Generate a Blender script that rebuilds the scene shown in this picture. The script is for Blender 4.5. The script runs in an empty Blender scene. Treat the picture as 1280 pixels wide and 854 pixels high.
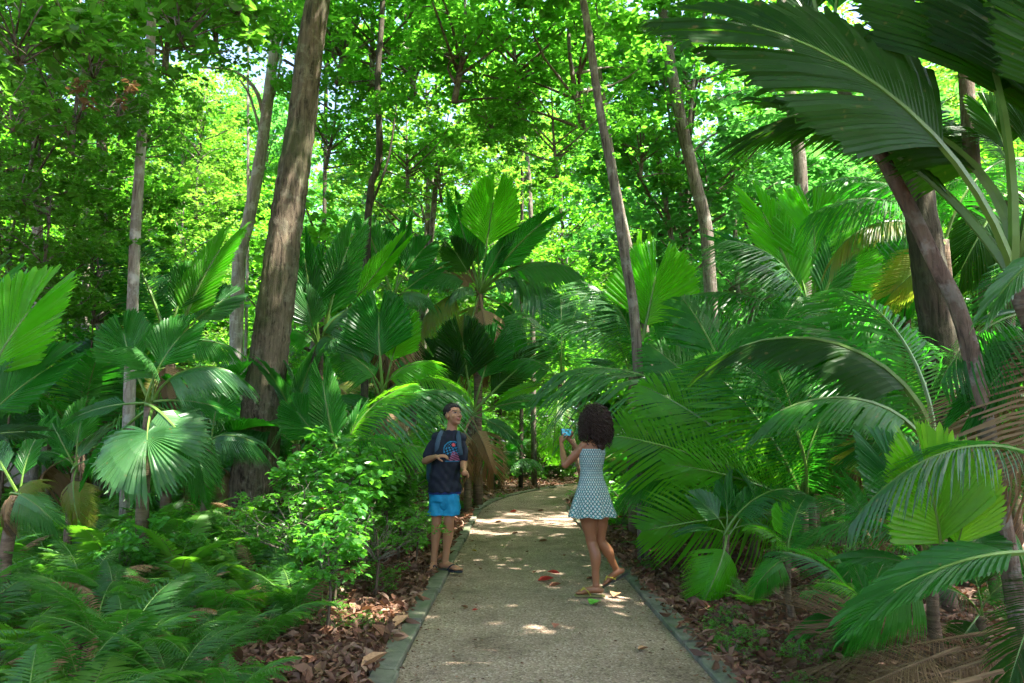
import bpy, math, random
import numpy as np
from mathutils import Vector, Matrix
PI = math.pi
rnd = random.Random(7)
sc = bpy.context.scene
COL = sc.collection

# ------------------------------------------------------------------ camera
FPX, CAMH = 900.0, 1.3
PITCH = math.atan(133 / FPX)
cam = bpy.data.cameras.new('camera'); cam.sensor_width = 36; cam.lens = 36 * FPX / 1280
cam.clip_end = 2000; cam.clip_start = 0.05
co = bpy.data.objects.new('camera', cam); COL.objects.link(co)
co.location = (0, 0, CAMH); co.rotation_euler = (PI / 2 + PITCH, 0, 0)
sc.camera = co

def at(px, py, Y):
    """world point seen at photograph pixel (px,py) at distance Y down the path"""
    x = (px - 640) / FPX; y = (427 - py) / FPX
    c, s = math.cos(PITCH), math.sin(PITCH)
    d = Vector((x, c - y * s, s + y * c))
    return Vector((0, 0, CAMH)) + d * (Y / d.y)

# ------------------------------------------------------------------ ground shape
def hsh(x, y, k=0.0):
    return (np.sin(x * 1.7 + k) * np.cos(y * 1.3 + k * 2) + .6 * np.sin(x * 3.9 + y * 2.3 + k) + .4 * np.cos(x * 7.1 - y * 5.7 + k)) / 2

def path_c(y):            # path centre line x
    y = np.asarray(y, float)
    return 0.235 + np.where(y > 14.5, 0.022 * (y - 14.5) ** 2, 0)

def gz(x, y):
    x = np.asarray(x, float); y = np.asarray(y, float)
    d = np.abs(x - path_c(np.minimum(y, 30)))
    k = np.clip((d - 1.15) / 1.6, 0, 1); k = k * k * (3 - 2 * k)
    z = -0.035 + k * (0.09 + 0.05 * hsh(x, y)) + 0.035 * np.clip(-x - 3.5, 0, 40) * np.clip((y - 3) / 8, 0, 1) + .02 * np.clip(x - 4, 0, 40)
    return z

def gzf(x, y): return float(gz(x, y))

# ------------------------------------------------------------------ object helpers
def mesh_of(name, V, F, mats=(), mi=None, smooth=False):
    me = bpy.data.meshes.new(name)
    V = np.asarray(V, float)
    me.from_pydata(V.tolist(), [], [list(map(int, f)) for f in F])
    for m in mats: me.materials.append(m)
    if mi is not None: me.polygons.foreach_set('material_index', np.asarray(mi, dtype=np.int32))
    if smooth: me.polygons.foreach_set('use_smooth', np.ones(len(me.polygons), dtype=bool))
    me.update()
    return me

def link(name, data, parent=None, loc=None, rot=None, scale=None, label=None, cat=None, group=None, kind=None):
    o = bpy.data.objects.new(name, data); COL.objects.link(o)
    if parent is not None: o.parent = parent
    if loc is not None: o.location = loc
    if rot is not None: o.rotation_euler = rot
    if scale is not None: o.scale = scale if hasattr(scale, '__len__') else (scale,) * 3
    if label: o['label'] = label
    if cat: o['category'] = cat
    if group: o['group'] = group
    if kind: o['kind'] = kind
    return o

class MB:
    """collects vertices and faces with a material slot number"""
    def __init__(s): s.V = []; s.F = []; s.M = []
    def add(s, V, F, m=0):
        n = len(s.V); s.V.extend([tuple(v) for v in V]); s.F.extend([tuple(i + n for i in f) for f in F]); s.M.extend([m] * len(F))
    def tube(s, pts, rads, sides=8, m=0, cap=True, jit=0.0, flat=1.0, up=None, rr=None, fr=None):
        pts = [Vector(p) for p in pts]; n = len(pts); V = []; F = []
        prev = None
        for i, p in enumerate(pts):
            t = (pts[min(i + 1, n - 1)] - pts[max(i - 1, 0)]).normalized()
            if prev is None:
                a = up if up is not None else (Vector((0, 1, 0)) if abs(t.z) > .7 else Vector((0, 0, 1)))
                u = t.cross(Vector(a)).normalized()
            else: u = (prev - t * prev.dot(t)).normalized()
            prev = u; w = t.cross(u)
            for k in range(sides):
                an = 2 * PI * k / sides; r = rads[i]
                if jit and rr: r *= 1 + rr.uniform(-jit, jit)
                if fr: r *= fr(an, i / (n - 1))
                V.append(p + u * math.cos(an) * r + w * math.sin(an) * r * flat)
        for i in range(n - 1):
            for k in range(sides):
                a = i * sides + k; b = i * sides + (k + 1) % sides
                F.append((a, b, b + sides, a + sides))
        if cap:
            F.append(tuple(range(sides - 1, -1, -1))); F.append(tuple(range((n - 1) * sides, n * sides)))
        s.add(V, F, m)
    def box(s, c, h, m=0, R=None):
        V = [Vector((x * h[0], y * h[1], z * h[2])) for x in (-1, 1) for y in (-1, 1) for z in (-1, 1)]
        if R is not None: V = [R @ v for v in V]
        V = [v + Vector(c) for v in V]
        s.add(V, [(0, 1, 3, 2), (4, 6, 7, 5), (0, 4, 5, 1), (2, 3, 7, 6), (0, 2, 6, 4), (1, 5, 7, 3)], m)
    def mesh(s, name, mats, smooth=False): return mesh_of(name, s.V, s.F, mats, s.M, smooth)

def smooth_line(pts, n):
    """Catmull-Rom through pts"""
    P = [Vector(p) for p in pts]; P = [P[0] * 2 - P[1]] + P + [P[-1] * 2 - P[-2]]
    out = []
    segs = len(P) - 3
    for i in range(n):
        t = i / (n - 1) * segs; k = min(int(t), segs - 1); u = t - k
        a, b, c, d = P[k:k + 4]
        out.append(.5 * ((2 * b) + (c - a) * u + (2 * a - 5 * b + 4 * c - d) * u * u + (3 * b - a - 3 * c + d) * u ** 3))
    return out

# ------------------------------------------------------------------ materials
def newmat(name):
    m = bpy.data.materials.new(name); m.use_nodes = True
    nt = m.node_tree; nt.nodes.clear()
    return m, nt, nt.nodes, nt.links
def nd(N, t, **k):
    n = N.new(t)
    for a, b in k.items():
        if a.startswith('i_'): n.inputs[a[2:].replace('_', ' ')].default_value = b
        else: setattr(n, a, b)
    return n
def ramp(N, stops, interp='LINEAR'):
    r = N.new('ShaderNodeValToRGB'); cr = r.color_ramp; cr.interpolation = interp
    while len(cr.elements) < len(stops): cr.elements.new(.5)
    for e, (p, c) in zip(cr.elements, stops): e.position = p; e.color = (*c, 1)
    return r

def leaf_mat(name, cols, trans, tf=.42, rough=.38, spec=.5, obj_var=.25, patch=.0, patch_col=(.3, .25, .05), mott=0):
    """cols: ramp of leaf surface colours picked per leaf; trans: light coming through"""
    m, nt, N, L = newmat(name)
    geo = N.new('ShaderNodeNewGeometry'); oi = N.new('ShaderNodeObjectInfo')
    mixr = nd(N, 'ShaderNodeMath', operation='MULTIPLY_ADD'); mixr.inputs[1].default_value = 1 - obj_var
    sc_ = nd(N, 'ShaderNodeMath', operation='MULTIPLY'); sc_.inputs[1].default_value = obj_var
    L.new(oi.outputs['Random'], sc_.inputs[0]); L.new(geo.outputs['Random Per Island'], mixr.inputs[0]); L.new(sc_.outputs[0], mixr.inputs[2])
    r = ramp(N, [(i / (len(cols) - 1), c) for i, c in enumerate(cols)]); L.new(mixr.outputs[0], r.inputs[0])
    base = r.outputs[0]
    if patch > 0:
        tc = N.new('ShaderNodeTexCoord'); nz = nd(N, 'ShaderNodeTexNoise'); nz.inputs['Scale'].default_value = 9; nz.inputs['Detail'].default_value = 4
        L.new(tc.outputs['Object'], nz.inputs['Vector'])
        mr = nd(N, 'ShaderNodeMapRange'); mr.inputs[1].default_value = 1 - patch; mr.inputs[2].default_value = 1.05 - patch * .6
        L.new(nz.outputs['Fac'], mr.inputs[0])
        mx = nd(N, 'ShaderNodeMix', data_type='RGBA'); mx.inputs[7].default_value = (*patch_col, 1)
        L.new(mr.outputs[0], mx.inputs[0]); L.new(base, mx.inputs[6]); base = mx.outputs[2]
    if mott > 0:
        tc2 = N.new('ShaderNodeTexCoord'); n2 = nd(N, 'ShaderNodeTexNoise'); n2.inputs['Scale'].default_value = 7; n2.inputs['Detail'].default_value = 7; n2.inputs['Roughness'].default_value = .65
        L.new(tc2.outputs['Object'], n2.inputs['Vector'])
        rm = ramp(N, [(.3, (1 - mott,) * 3), (.5, (1, 1, 1)), (.72, (1 + mott * .8, 1 + mott * .35, 1))]); L.new(n2.outputs['Fac'], rm.inputs[0])
        m2 = nd(N, 'ShaderNodeMix', data_type='RGBA', blend_type='MULTIPLY'); m2.inputs[0].default_value = 1; L.new(base, m2.inputs[6]); L.new(rm.outputs[0], m2.inputs[7]); base = m2.outputs[2]
        n3 = nd(N, 'ShaderNodeTexNoise'); n3.inputs['Scale'].default_value = 38; n3.inputs['Detail'].default_value = 3; L.new(tc2.outputs['Object'], n3.inputs['Vector'])
        r3 = ramp(N, [(.66, (0, 0, 0)), (.72, (.8, .8, .8))]); L.new(n3.outputs['Fac'], r3.inputs[0])
        m3 = nd(N, 'ShaderNodeMix', data_type='RGBA'); m3.inputs[7].default_value = (.16, .12, .04, 1); L.new(r3.outputs[0], m3.inputs[0]); L.new(base, m3.inputs[6]); base = m3.outputs[2]
    b = N.new('ShaderNodeBsdfPrincipled'); L.new(base, b.inputs['Base Color'])
    b.inputs['Roughness'].default_value = rough; b.inputs['Specular IOR Level'].default_value = spec
    t = N.new('ShaderNodeBsdfTranslucent')
    tm = nd(N, 'ShaderNodeMix', data_type='RGBA', blend_type='MULTIPLY'); tm.inputs[0].default_value = .35
    tm.inputs[6].default_value = (*trans, 1)
    hv = nd(N, 'ShaderNodeHueSaturation'); hv.inputs['Value'].default_value = 5; L.new(base, hv.inputs['Color']); L.new(hv.outputs[0], tm.inputs[7])
    L.new(tm.outputs[2], t.inputs['Color'])
    mix = N.new('ShaderNodeMixShader'); mix.inputs[0].default_value = tf
    L.new(b.outputs[0], mix.inputs[1]); L.new(t.outputs[0], mix.inputs[2])
    o = N.new('ShaderNodeOutputMaterial'); L.new(mix.outputs[0], o.inputs[0])
    return m

def bark_mat(name, c1, c2, lich=(.30, .31, .24), lamt=.5, scale=1.0, moss=None, bump=.6, ringy=False):
    m, nt, N, L = newmat(name)
    tc = N.new('ShaderNodeTexCoord'); mp = N.new('ShaderNodeMapping'); L.new(tc.outputs['Object'], mp.inputs[0])
    mp.inputs['Scale'].default_value = (22 * scale, 22 * scale, 2.6 * scale) if not ringy else (3, 3, 26)
    n1 = nd(N, 'ShaderNodeTexNoise'); n1.inputs['Scale'].default_value = 1.2; n1.inputs['Detail'].default_value = 8; n1.inputs['Roughness'].default_value = .68
    n1.inputs['Distortion'].default_value = .6
    L.new(mp.outputs[0], n1.inputs['Vector'])
    r1 = ramp(N, [(.36, c1), (.47, tuple((a + b) / 2 for a, b in zip(c1, c2))), (.64, c2)]); L.new(n1.outputs['Fac'], r1.inputs[0])
    n2 = nd(N, 'ShaderNodeTexNoise'); n2.inputs['Scale'].default_value = 5; n2.inputs['Detail'].default_value = 7; n2.inputs['Roughness'].default_value = .7
    L.new(tc.outputs['Object'], n2.inputs['Vector'])
    r2 = ramp(N, [(.56 - .1 * lamt, (0, 0, 0)), (.66 - .1 * lamt, (1, 1, 1))]); L.new(n2.outputs['Fac'], r2.inputs[0])
    mx = nd(N, 'ShaderNodeMix', data_type='RGBA'); mx.inputs[7].default_value = (*lich, 1)
    ml = nd(N, 'ShaderNodeMath', operation='MULTIPLY'); ml.inputs[1].default_value = .75 * min(1, lamt * 1.6); L.new(r2.outputs[0], ml.inputs[0])
    L.new(ml.outputs[0], mx.inputs[0]); L.new(r1.outputs[0], mx.inputs[6])
    out = mx.outputs[2]
    if moss:
        n3 = nd(N, 'ShaderNodeTexNoise'); n3.inputs['Scale'].default_value = 1.6; n3.inputs['Detail'].default_value = 6; L.new(tc.outputs['Object'], n3.inputs['Vector'])
        r3 = ramp(N, [(.45, (0, 0, 0)), (.68, (.8, .8, .8))]); L.new(n3.outputs['Fac'], r3.inputs[0])
        m3 = nd(N, 'ShaderNodeMix', data_type='RGBA'); m3.inputs[7].default_value = (*moss, 1); L.new(r3.outputs[0], m3.inputs[0]); L.new(out, m3.inputs[6]); out = m3.outputs[2]
    b = N.new('ShaderNodeBsdfPrincipled'); L.new(out, b.inputs['Base Color']); b.inputs['Roughness'].default_value = .9; b.inputs['Specular IOR Level'].default_value = .2
    bp = N.new('ShaderNodeBump'); bp.inputs['Strength'].default_value = bump; bp.inputs['Distance'].default_value = .03
    L.new(n1.outputs['Fac'], bp.inputs['Height']); L.new(bp.outputs[0], b.inputs['Normal'])
    o = N.new('ShaderNodeOutputMaterial'); L.new(b.outputs[0], o.inputs[0])
    return m

def plain(name, col, rough=.7, spec=.3, noise=.0, nscale=40, bump=0, sss=0, trans=0):
    m, nt, N, L = newmat(name)
    b = N.new('ShaderNodeBsdfPrincipled'); b.inputs['Base Color'].default_value = (*col, 1)
    b.inputs['Roughness'].default_value = rough; b.inputs['Specular IOR Level'].default_value = spec
    if sss: b.inputs['Subsurface Weight'].default_value = sss; b.inputs['Subsurface Radius'].default_value = (.012, .005, .003); b.inputs['Subsurface Scale'].default_value = 1
    if noise or bump:
        tc = N.new('ShaderNodeTexCoord'); nz = nd(N, 'ShaderNodeTexNoise'); nz.inputs['Scale'].default_value = nscale; nz.inputs['Detail'].default_value = 6
        L.new(tc.outputs['Object'], nz.inputs['Vector'])
        r = ramp(N, [(.3, tuple(c * (1 - noise) for c in col)), (.7, tuple(min(1, c * (1 + noise)) for c in col))]); L.new(nz.outputs['Fac'], r.inputs[0]); L.new(r.outputs[0], b.inputs['Base Color'])
        if bump:
            bp = N.new('ShaderNodeBump'); bp.inputs['Strength'].default_value = bump; bp.inputs['Distance'].default_value = .01
            L.new(nz.outputs['Fac'], bp.inputs['Height']); L.new(bp.outputs[0], b.inputs['Normal'])
    o = N.new('ShaderNodeOutputMaterial'); L.new(b.outputs[0], o.inputs[0])
    return m

def vcol_mat(name, rough=.75, spec=.25, sss=0, bump=0):
    m, nt, N, L = newmat(name)
    a = N.new('ShaderNodeVertexColor'); a.layer_name = 'Col'
    b = N.new('ShaderNodeBsdfPrincipled'); L.new(a.outputs[0], b.inputs['Base Color']); b.inputs['Roughness'].default_value = rough; b.inputs['Specular IOR Level'].default_value = spec
    if sss: b.inputs['Subsurface Weight'].default_value = sss; b.inputs['Subsurface Radius'].default_value = (.012, .005, .003); b.inputs['Subsurface Scale'].default_value = 1
    if bump:
        tc = N.new('ShaderNodeTexCoord'); nz = nd(N, 'ShaderNodeTexNoise'); nz.inputs['Scale'].default_value = 14; nz.inputs['Detail'].default_value = 3
        L.new(tc.outputs['Object'], nz.inputs['Vector'])
        bp = N.new('ShaderNodeBump'); bp.inputs['Strength'].default_value = bump; bp.inputs['Distance'].default_value = .03
        L.new(nz.outputs['Fac'], bp.inputs['Height']); L.new(bp.outputs[0], b.inputs['Normal'])
    o = N.new('ShaderNodeOutputMaterial'); L.new(b.outputs[0], o.inputs[0])
    return m

M = {}
M['canopy_a'] = leaf_mat('canopy_leaf_bright', [(.035, .10, .012), (.06, .16, .015), (.09, .20, .02)], (.27, .68, .04), tf=.5, rough=.42)
M['canopy_b'] = leaf_mat('canopy_leaf_mid', [(.03, .10, .014), (.05, .14, .018), (.08, .19, .02)], (.25, .66, .05), tf=.48, rough=.4)
M['canopy_c'] = leaf_mat('canopy_leaf_dark', [(.02, .07, .012), (.035, .10, .014), (.055, .13, .02), (.07, .16, .02)], (.26, .62, .05), tf=.45, rough=.35)
M['canopy_d'] = leaf_mat('canopy_leaf_olive', [(.05, .09, .02), (.09, .15, .025), (.12, .17, .03)], (.30, .60, .06), tf=.46, rough=.45)
M['canopy_e'] = leaf_mat('canopy_leaf_cool', [(.02, .08, .022), (.035, .12, .035), (.05, .14, .04)], (.2, .6, .10), tf=.45, rough=.4)
M['shrub'] = leaf_mat('shrub_leaf', [(.03, .12, .02), (.05, .19, .03), (.09, .24, .03)], (.3, .7, .05), tf=.42, rough=.3)
M['fern'] = leaf_mat('fern_leaf', [(.014, .062, .010), (.024, .09, .012), (.042, .13, .016)], (.2, .58, .04), tf=.38, rough=.45, obj_var=.9, spec=.3)
M['fern_light'] = leaf_mat('light_fern_leaf', [(.035, .11, .012), (.06, .16, .016), (.09, .19, .02)], (.3, .68, .04), tf=.42, rough=.5, obj_var=.9, spec=.25)
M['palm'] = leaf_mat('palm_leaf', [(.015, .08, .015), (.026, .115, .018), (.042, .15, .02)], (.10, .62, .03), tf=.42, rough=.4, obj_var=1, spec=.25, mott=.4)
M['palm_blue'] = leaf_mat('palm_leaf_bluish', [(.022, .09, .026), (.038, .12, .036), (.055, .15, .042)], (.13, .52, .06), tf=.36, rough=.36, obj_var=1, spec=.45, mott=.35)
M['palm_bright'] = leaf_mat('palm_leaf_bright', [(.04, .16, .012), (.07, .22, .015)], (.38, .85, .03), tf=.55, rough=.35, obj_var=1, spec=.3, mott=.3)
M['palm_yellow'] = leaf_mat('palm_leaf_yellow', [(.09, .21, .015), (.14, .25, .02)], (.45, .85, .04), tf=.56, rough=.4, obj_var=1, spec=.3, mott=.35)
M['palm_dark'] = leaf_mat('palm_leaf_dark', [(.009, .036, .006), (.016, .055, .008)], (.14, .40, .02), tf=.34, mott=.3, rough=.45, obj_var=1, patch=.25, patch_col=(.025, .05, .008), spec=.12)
M['palm_old'] = leaf_mat('palm_leaf_yellowing', [(.07, .12, .015), (.12, .14, .02)], (.45, .55, .04), tf=.45, rough=.5, obj_var=1, patch=.55, patch_col=(.16, .10, .03))
M['dead'] = leaf_mat('dead_leaf', [(.10, .062, .03), (.17, .11, .055), (.25, .17, .09)], (.4, .25, .1), tf=.2, rough=.8, obj_var=.6, spec=.15)
M['litter'] = leaf_mat('litter_leaf', [(.05, .022, .013), (.09, .04, .022), (.15, .08, .045), (.24, .15, .095), (.07, .03, .018), (.17, .075, .04), (.11, .06, .036)], (.4, .2, .08), tf=.1, rough=.6, obj_var=0, spec=.3)
M['petiole'] = plain('leaf_stalk', (.10, .19, .03), .4, .4, .25, 12)
M['petiole_brown'] = plain('old_leaf_stalk', (.14, .09, .045), .7, .2, .3, 12)
M['bark_big'] = bark_mat('grey_brown_bark', (.022, .016, .010), (.17, .13, .085), (.26, .24, .17), .35, .8, moss=(.045, .058, .018), bump=1.0)
M['bark_pale'] = bark_mat('pale_grey_bark', (.12, .10, .075), (.30, .26, .20), (.42, .42, .36), .5)
M['bark_mid'] = bark_mat('grey_bark', (.035, .028, .02), (.20, .165, .125), (.30, .29, .24), .45)
M['bark_dark'] = bark_mat('dark_bark', (.012, .010, .007), (.10, .078, .052), (.20, .20, .15), .2, .8, moss=(.03, .04, .015), bump=.9)
M['bark_red'] = bark_mat('reddish_palm_bark', (.06, .042, .03), (.24, .17, .12), (.36, .34, .28), .5, .6, moss=(.05, .05, .025), bump=.9)
M['bark_palm'] = bark_mat('ringed_palm_bark', (.06, .04, .025), (.17, .12, .075), (.25, .25, .2), .2, ringy=True)
M['twig'] = plain('twig_bark', (.10, .075, .05), .9, .1, .3, 20)
# ------------------------------------------------------------------ leaves in bulk
LEAF2 = (np.array([(0, 0, 0), (.36, .45, .07), (0, 1, -.06), (-.36, .45, .07), (0, .5, -.02)]), [(0, 1, 2, 4), (0, 4, 2, 3)])
LEAF6 = (np.array([(0, 0, 0), (.22, .22, .05), (.30, .55, .05), (.14, .86, .0), (0, 1, -.1), (-.14, .86, .0), (-.30, .55, .05), (-.22, .22, .05), (0, .5, -.03)]),
         [(0, 1, 2, 8), (8, 2, 3, 4), (0, 8, 6, 7), (8, 4, 5, 6)])
CURL = (np.array([(0, 0, 0), (.26, .25, .20), (.32, .6, .26), (0, 1, .12), (-.32, .6, .22), (-.26, .25, .2), (0, .5, 0)]),
        [(0, 1, 2, 6), (6, 2, 3), (6, 3, 4), (0, 6, 4, 5)])

def leaves_np(P, D, N, S, proto, W=None):
    """P base points, D leaf direction, N normal, S size -> V, F arrays"""
    D = D / np.linalg.norm(D, axis=1, keepdims=True)
    X = np.cross(D, N); X /= (np.linalg.norm(X, axis=1, keepdims=True) + 1e-9); Z = np.cross(X, D)
    PV, PF = proto
    W = np.ones(len(P)) if W is None else W
    V = P[:, None, :] + S[:, None, None] * (PV[None, :, 0:1] * X[:, None, :] * W[:, None, None] + PV[None, :, 1:2] * D[:, None, :] + PV[None, :, 2:3] * Z[:, None, :])
    n = len(PV); V = V.reshape(-1, 3)
    F = []
    for i in range(len(P)):
        o = i * n
        for f in PF: F.append(tuple(o + k for k in f))
    return V, F

def crown_meshes(name, seed, rx, rz, pads, per, size, mat, proto=LEAF2, pad_r=.9, droop=.25, limb_r=.045, hollow=.35, branch_share=.32):
    """foliage mesh + branch mesh for a crown centred on the origin"""
    rs = np.random.RandomState(seed)
    d = rs.normal(size=(pads, 3)); d /= np.linalg.norm(d, axis=1, keepdims=True)
    r = (hollow + (1 - hollow) * rs.rand(pads)) ** .8
    lump = 1 + .25 * np.sin(d[:, 0] * 3 + seed) * np.cos(d[:, 1] * 4 + seed * 2) + .15 * rs.normal(size=pads)
    C = d * (r * lump)[:, None] * np.array([rx, rx, rz])
    P = []; D = []; Nn = []; S = []
    for c in C:
        k = int(per * rs.uniform(.5, 1.4))
        pr = pad_r * rs.uniform(.5, 1.25)
        # sub clusters: rosettes at twig ends
        nro = max(3, k // 9)
        a = rs.rand(nro) * 2 * PI; q = np.sqrt(rs.rand(nro)) * pr
        tilt = rs.normal(size=2) * .25
        ro = np.stack([np.cos(a) * q, np.sin(a) * q, rs.normal(size=nro) * pr * .16], 1)
        ro[:, 2] += ro[:, 0] * tilt[0] + ro[:, 1] * tilt[1] - q * q * droop / pr
        for p in ro:
            m = 9; an = rs.rand() * 6.28 + np.arange(m) * 2.4
            dd = np.stack([np.cos(an), np.sin(an), rs.uniform(-.75, .35, m)], 1)
            nn = np.stack([-np.cos(an) * dd[:, 2], -np.sin(an) * dd[:, 2], np.ones(m)], 1) + rs.normal(size=(m, 3)) * .45
            P.append(c + p + dd * size * .15 + rs.normal(size=(m, 3)) * size * .3); D.append(dd); Nn.append(nn); S.append(size * rs.uniform(.6, 1.3, m))
    P = np.concatenate(P); D = np.concatenate(D); Nn = np.concatenate(Nn); S = np.concatenate(S)
    V, F = leaves_np(P, D, Nn, S, proto, rs.uniform(.8, 1.3, len(P)))
    fol = mesh_of(name + '_foliage', V, F, [mat])
    mb = MB(); rr = random.Random(seed)
    root = Vector((0, 0, -rz * .85)); top = Vector((rr.uniform(-.3, .3), rr.uniform(-.3, .3), rz * .7))
    idx = list(range(pads)); rr.shuffle(idx)
    for i in idx[:int(pads * branch_share)]:
        c = Vector(C[i]); h = max(-rz * .85, min(rz * .6, c.z - rr.uniform(.15, .5) * Vector((c.x, c.y)).length * 1.2 - .3))
        s = root.lerp(top, (h + rz * .85) / (1.55 * rz))
        mid = s.lerp(c, .5) + Vector((rr.uniform(-.3, .3), rr.uniform(-.3, .3), rr.uniform(-.1, .25)))
        pts = smooth_line([s, mid, c], 6)
        mb.tube(pts, [limb_r * (1 - .8 * k / 5) for k in range(6)], 5)
    mb.tube(smooth_line([root, root.lerp(top, .5) + Vector((.1, .05, 0)), top], 7), [limb_r * 2 * (1 - .75 * k / 6) for k in range(7)], 6)
    return fol, mb

# ------------------------------------------------------------------ palm fronds (unit length, start at the origin, go along +Y)
def curve_pts(a0, a1, n, ln=1.0, pw=1.0):
    p = Vector((0, 0, 0)); out = [p.copy()]; ang = [a0]
    for i in range(n - 1):
        a = a0 + (a1 - a0) * ((i + .5) / (n - 1)) ** pw
        p = p + Vector((0, math.cos(a), math.sin(a))) * ln / (n - 1); out.append(p.copy()); ang.append(a)
    return out, ang

def interp(pts, t):
    t = max(0, min(.99999, t)) * (len(pts) - 1); k = int(t)
    return pts[k].lerp(pts[k + 1], t - k), (pts[k + 1] - pts[k]).normalized()

def blade(name, mat, seed=0, a0=.5, a1=-.6, pf=.3, re=.8, n=24, ln=lambda s: .3, ang=lambda s: .8, split=.8, vee=.25, droop=.15, pleat=.16, notch=True, pet=.012, brk=0.0, petm=None, tipw=.5):
    rr = random.Random(seed)
    pts, _ = curve_pts(a0, a1, 24)
    mb = MB()
    mb.tube([interp(pts, t)[0] for t in [i / 11 * re for i in range(12)]], [pet * (1.25 - .95 * i / 11) for i in range(12)], 5, 1)
    US = [0, .3, .6, split] if split > .62 else [0, split * .4, split * .75, split]
    for side in (-1, 1):
        ribs = []
        for i in range(n):
            s = i / (n - 1)
            p, T = interp(pts, pf + (re - pf) * s)
            X = Vector((side, 0, 0)); Nn = X.cross(T) * side; Nn = Vector((0, -T.z, T.y))
            th = ang(s) + rr.uniform(-.012, .012)
            D = T * math.cos(th) + X * math.sin(th) + Nn * vee * abs(math.sin(th))
            l = ln(s) * (1 + rr.uniform(-.04, .04))
            ribs.append((p, D.normalized(), Nn, l))
        zig = lambda i, l, u: (pleat * l * 1.0 / n * 4) * (1 if i % 2 else -1) * min(1, u * 2.5)
        dr = lambda l, u: Vector((0, 0, -droop * l * u * u))
        V = []; F = []
        for i, (p, D, Nn, l) in enumerate(ribs):
            for u in US: V.append(p + D * l * u + Nn * zig(i, l, u) + dr(l, u))
        k = len(US)
        torn = [rr.random() < brk for _ in range(n)]
        for i in range(n - 1):
            for j in range(k - 1):
                if torn[i] and j >= 1: continue
                a = i * k + j; F.append((a, a + 1, a + k + 1, a + k) if side > 0 else (a, a + k, a + k + 1, a + 1))
            # finger tip between rib i and i+1
            p0, D0, N0, l0 = ribs[i]; p1, D1, N1, l1 = ribs[i + 1]
            lm = (l0 + l1) / 2 * (1 + rr.uniform(-.03, .05)); um = (US[-1] + 1) / 2
            def pt(u): return (p0 + D0 * lm * u + p1 + D1 * lm * u) / 2 + dr(lm, u) * (1 + rr.uniform(-.1, .25))
            c1 = pt(um); c2 = pt(1.0); A = V[i * k + k - 1]; B = V[(i + 1) * k + k - 1]
            hw = (B - A) * tipw * .5; b = len(V)
            V += [c1 - hw, c1 + hw, c2]
            a = i * k + k - 1; F.append((a, b, b + 1, a + k)); F.append((b, b + 2, b + 1))
        mb.add(V, F, 0)
    me = mb.mesh(name, [mat, petm or M['petiole']])
    e, T = interp(pts, re); me['tip'] = list(e + T * (1 - re) * .9)
    return me

def pinnate(name, mat, seed=0, a0=.7, a1=-.9, pf=.18, n=58, ll=.29, w=.0115, droop=.5, fwd=.9, pet=.009, petm=None, vee=.15, prof=None):
    rr = random.Random(seed); pts, _ = curve_pts(a0, a1, 28)
    mb = MB(); mb.tube([interp(pts, i / 15)[0] for i in range(16)], [pet * (1.3 - 1.15 * i / 15) for i in range(16)], 5, 1)
    for side in (-1, 1):
        for i in range(n):
            s = (i + .5 * (side > 0)) / n
            p, T = interp(pts, pf + (1 - pf) * s)
            X = Vector((side, 0, 0)); Nn = Vector((0, -T.z, T.y))
            th = 1.35 - fwd * s + rr.uniform(-.06, .06)
            f = prof(s) if prof else (math.sin(PI * min(1, (s * .86 + .16))) ** .6)
            l = ll * f * rr.uniform(.9, 1.08)
            D = (T * math.cos(th) + X * math.sin(th) + Nn * (vee + rr.uniform(-.08, .08))).normalized()
            Wd = T - D * T.dot(D); Wd = (Wd.normalized() * .75 + Nn * .45).normalized()
            q = []; g = droop * rr.uniform(.8, 1.25)
            for u, ww in ((0, .5), (.33, 1), (.7, .8)):
                c = p + D * l * u + Vector((0, 0, -g * l * u * u)); q += [c - Wd * w * ww * .5, c + Wd * w * ww * .5]
            q.append(p + D * l * .97 + Vector((0, 0, -g * l)))
            mb.add(q, [(0, 1, 3, 2), (2, 3, 5, 4), (4, 5, 6)], 0)
    me = mb.mesh(name, [mat, petm or M['petiole']])
    me['tip'] = list(pts[-1])
    return me

sm = lambda s: s * s * (3 - 2 * s)
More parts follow.
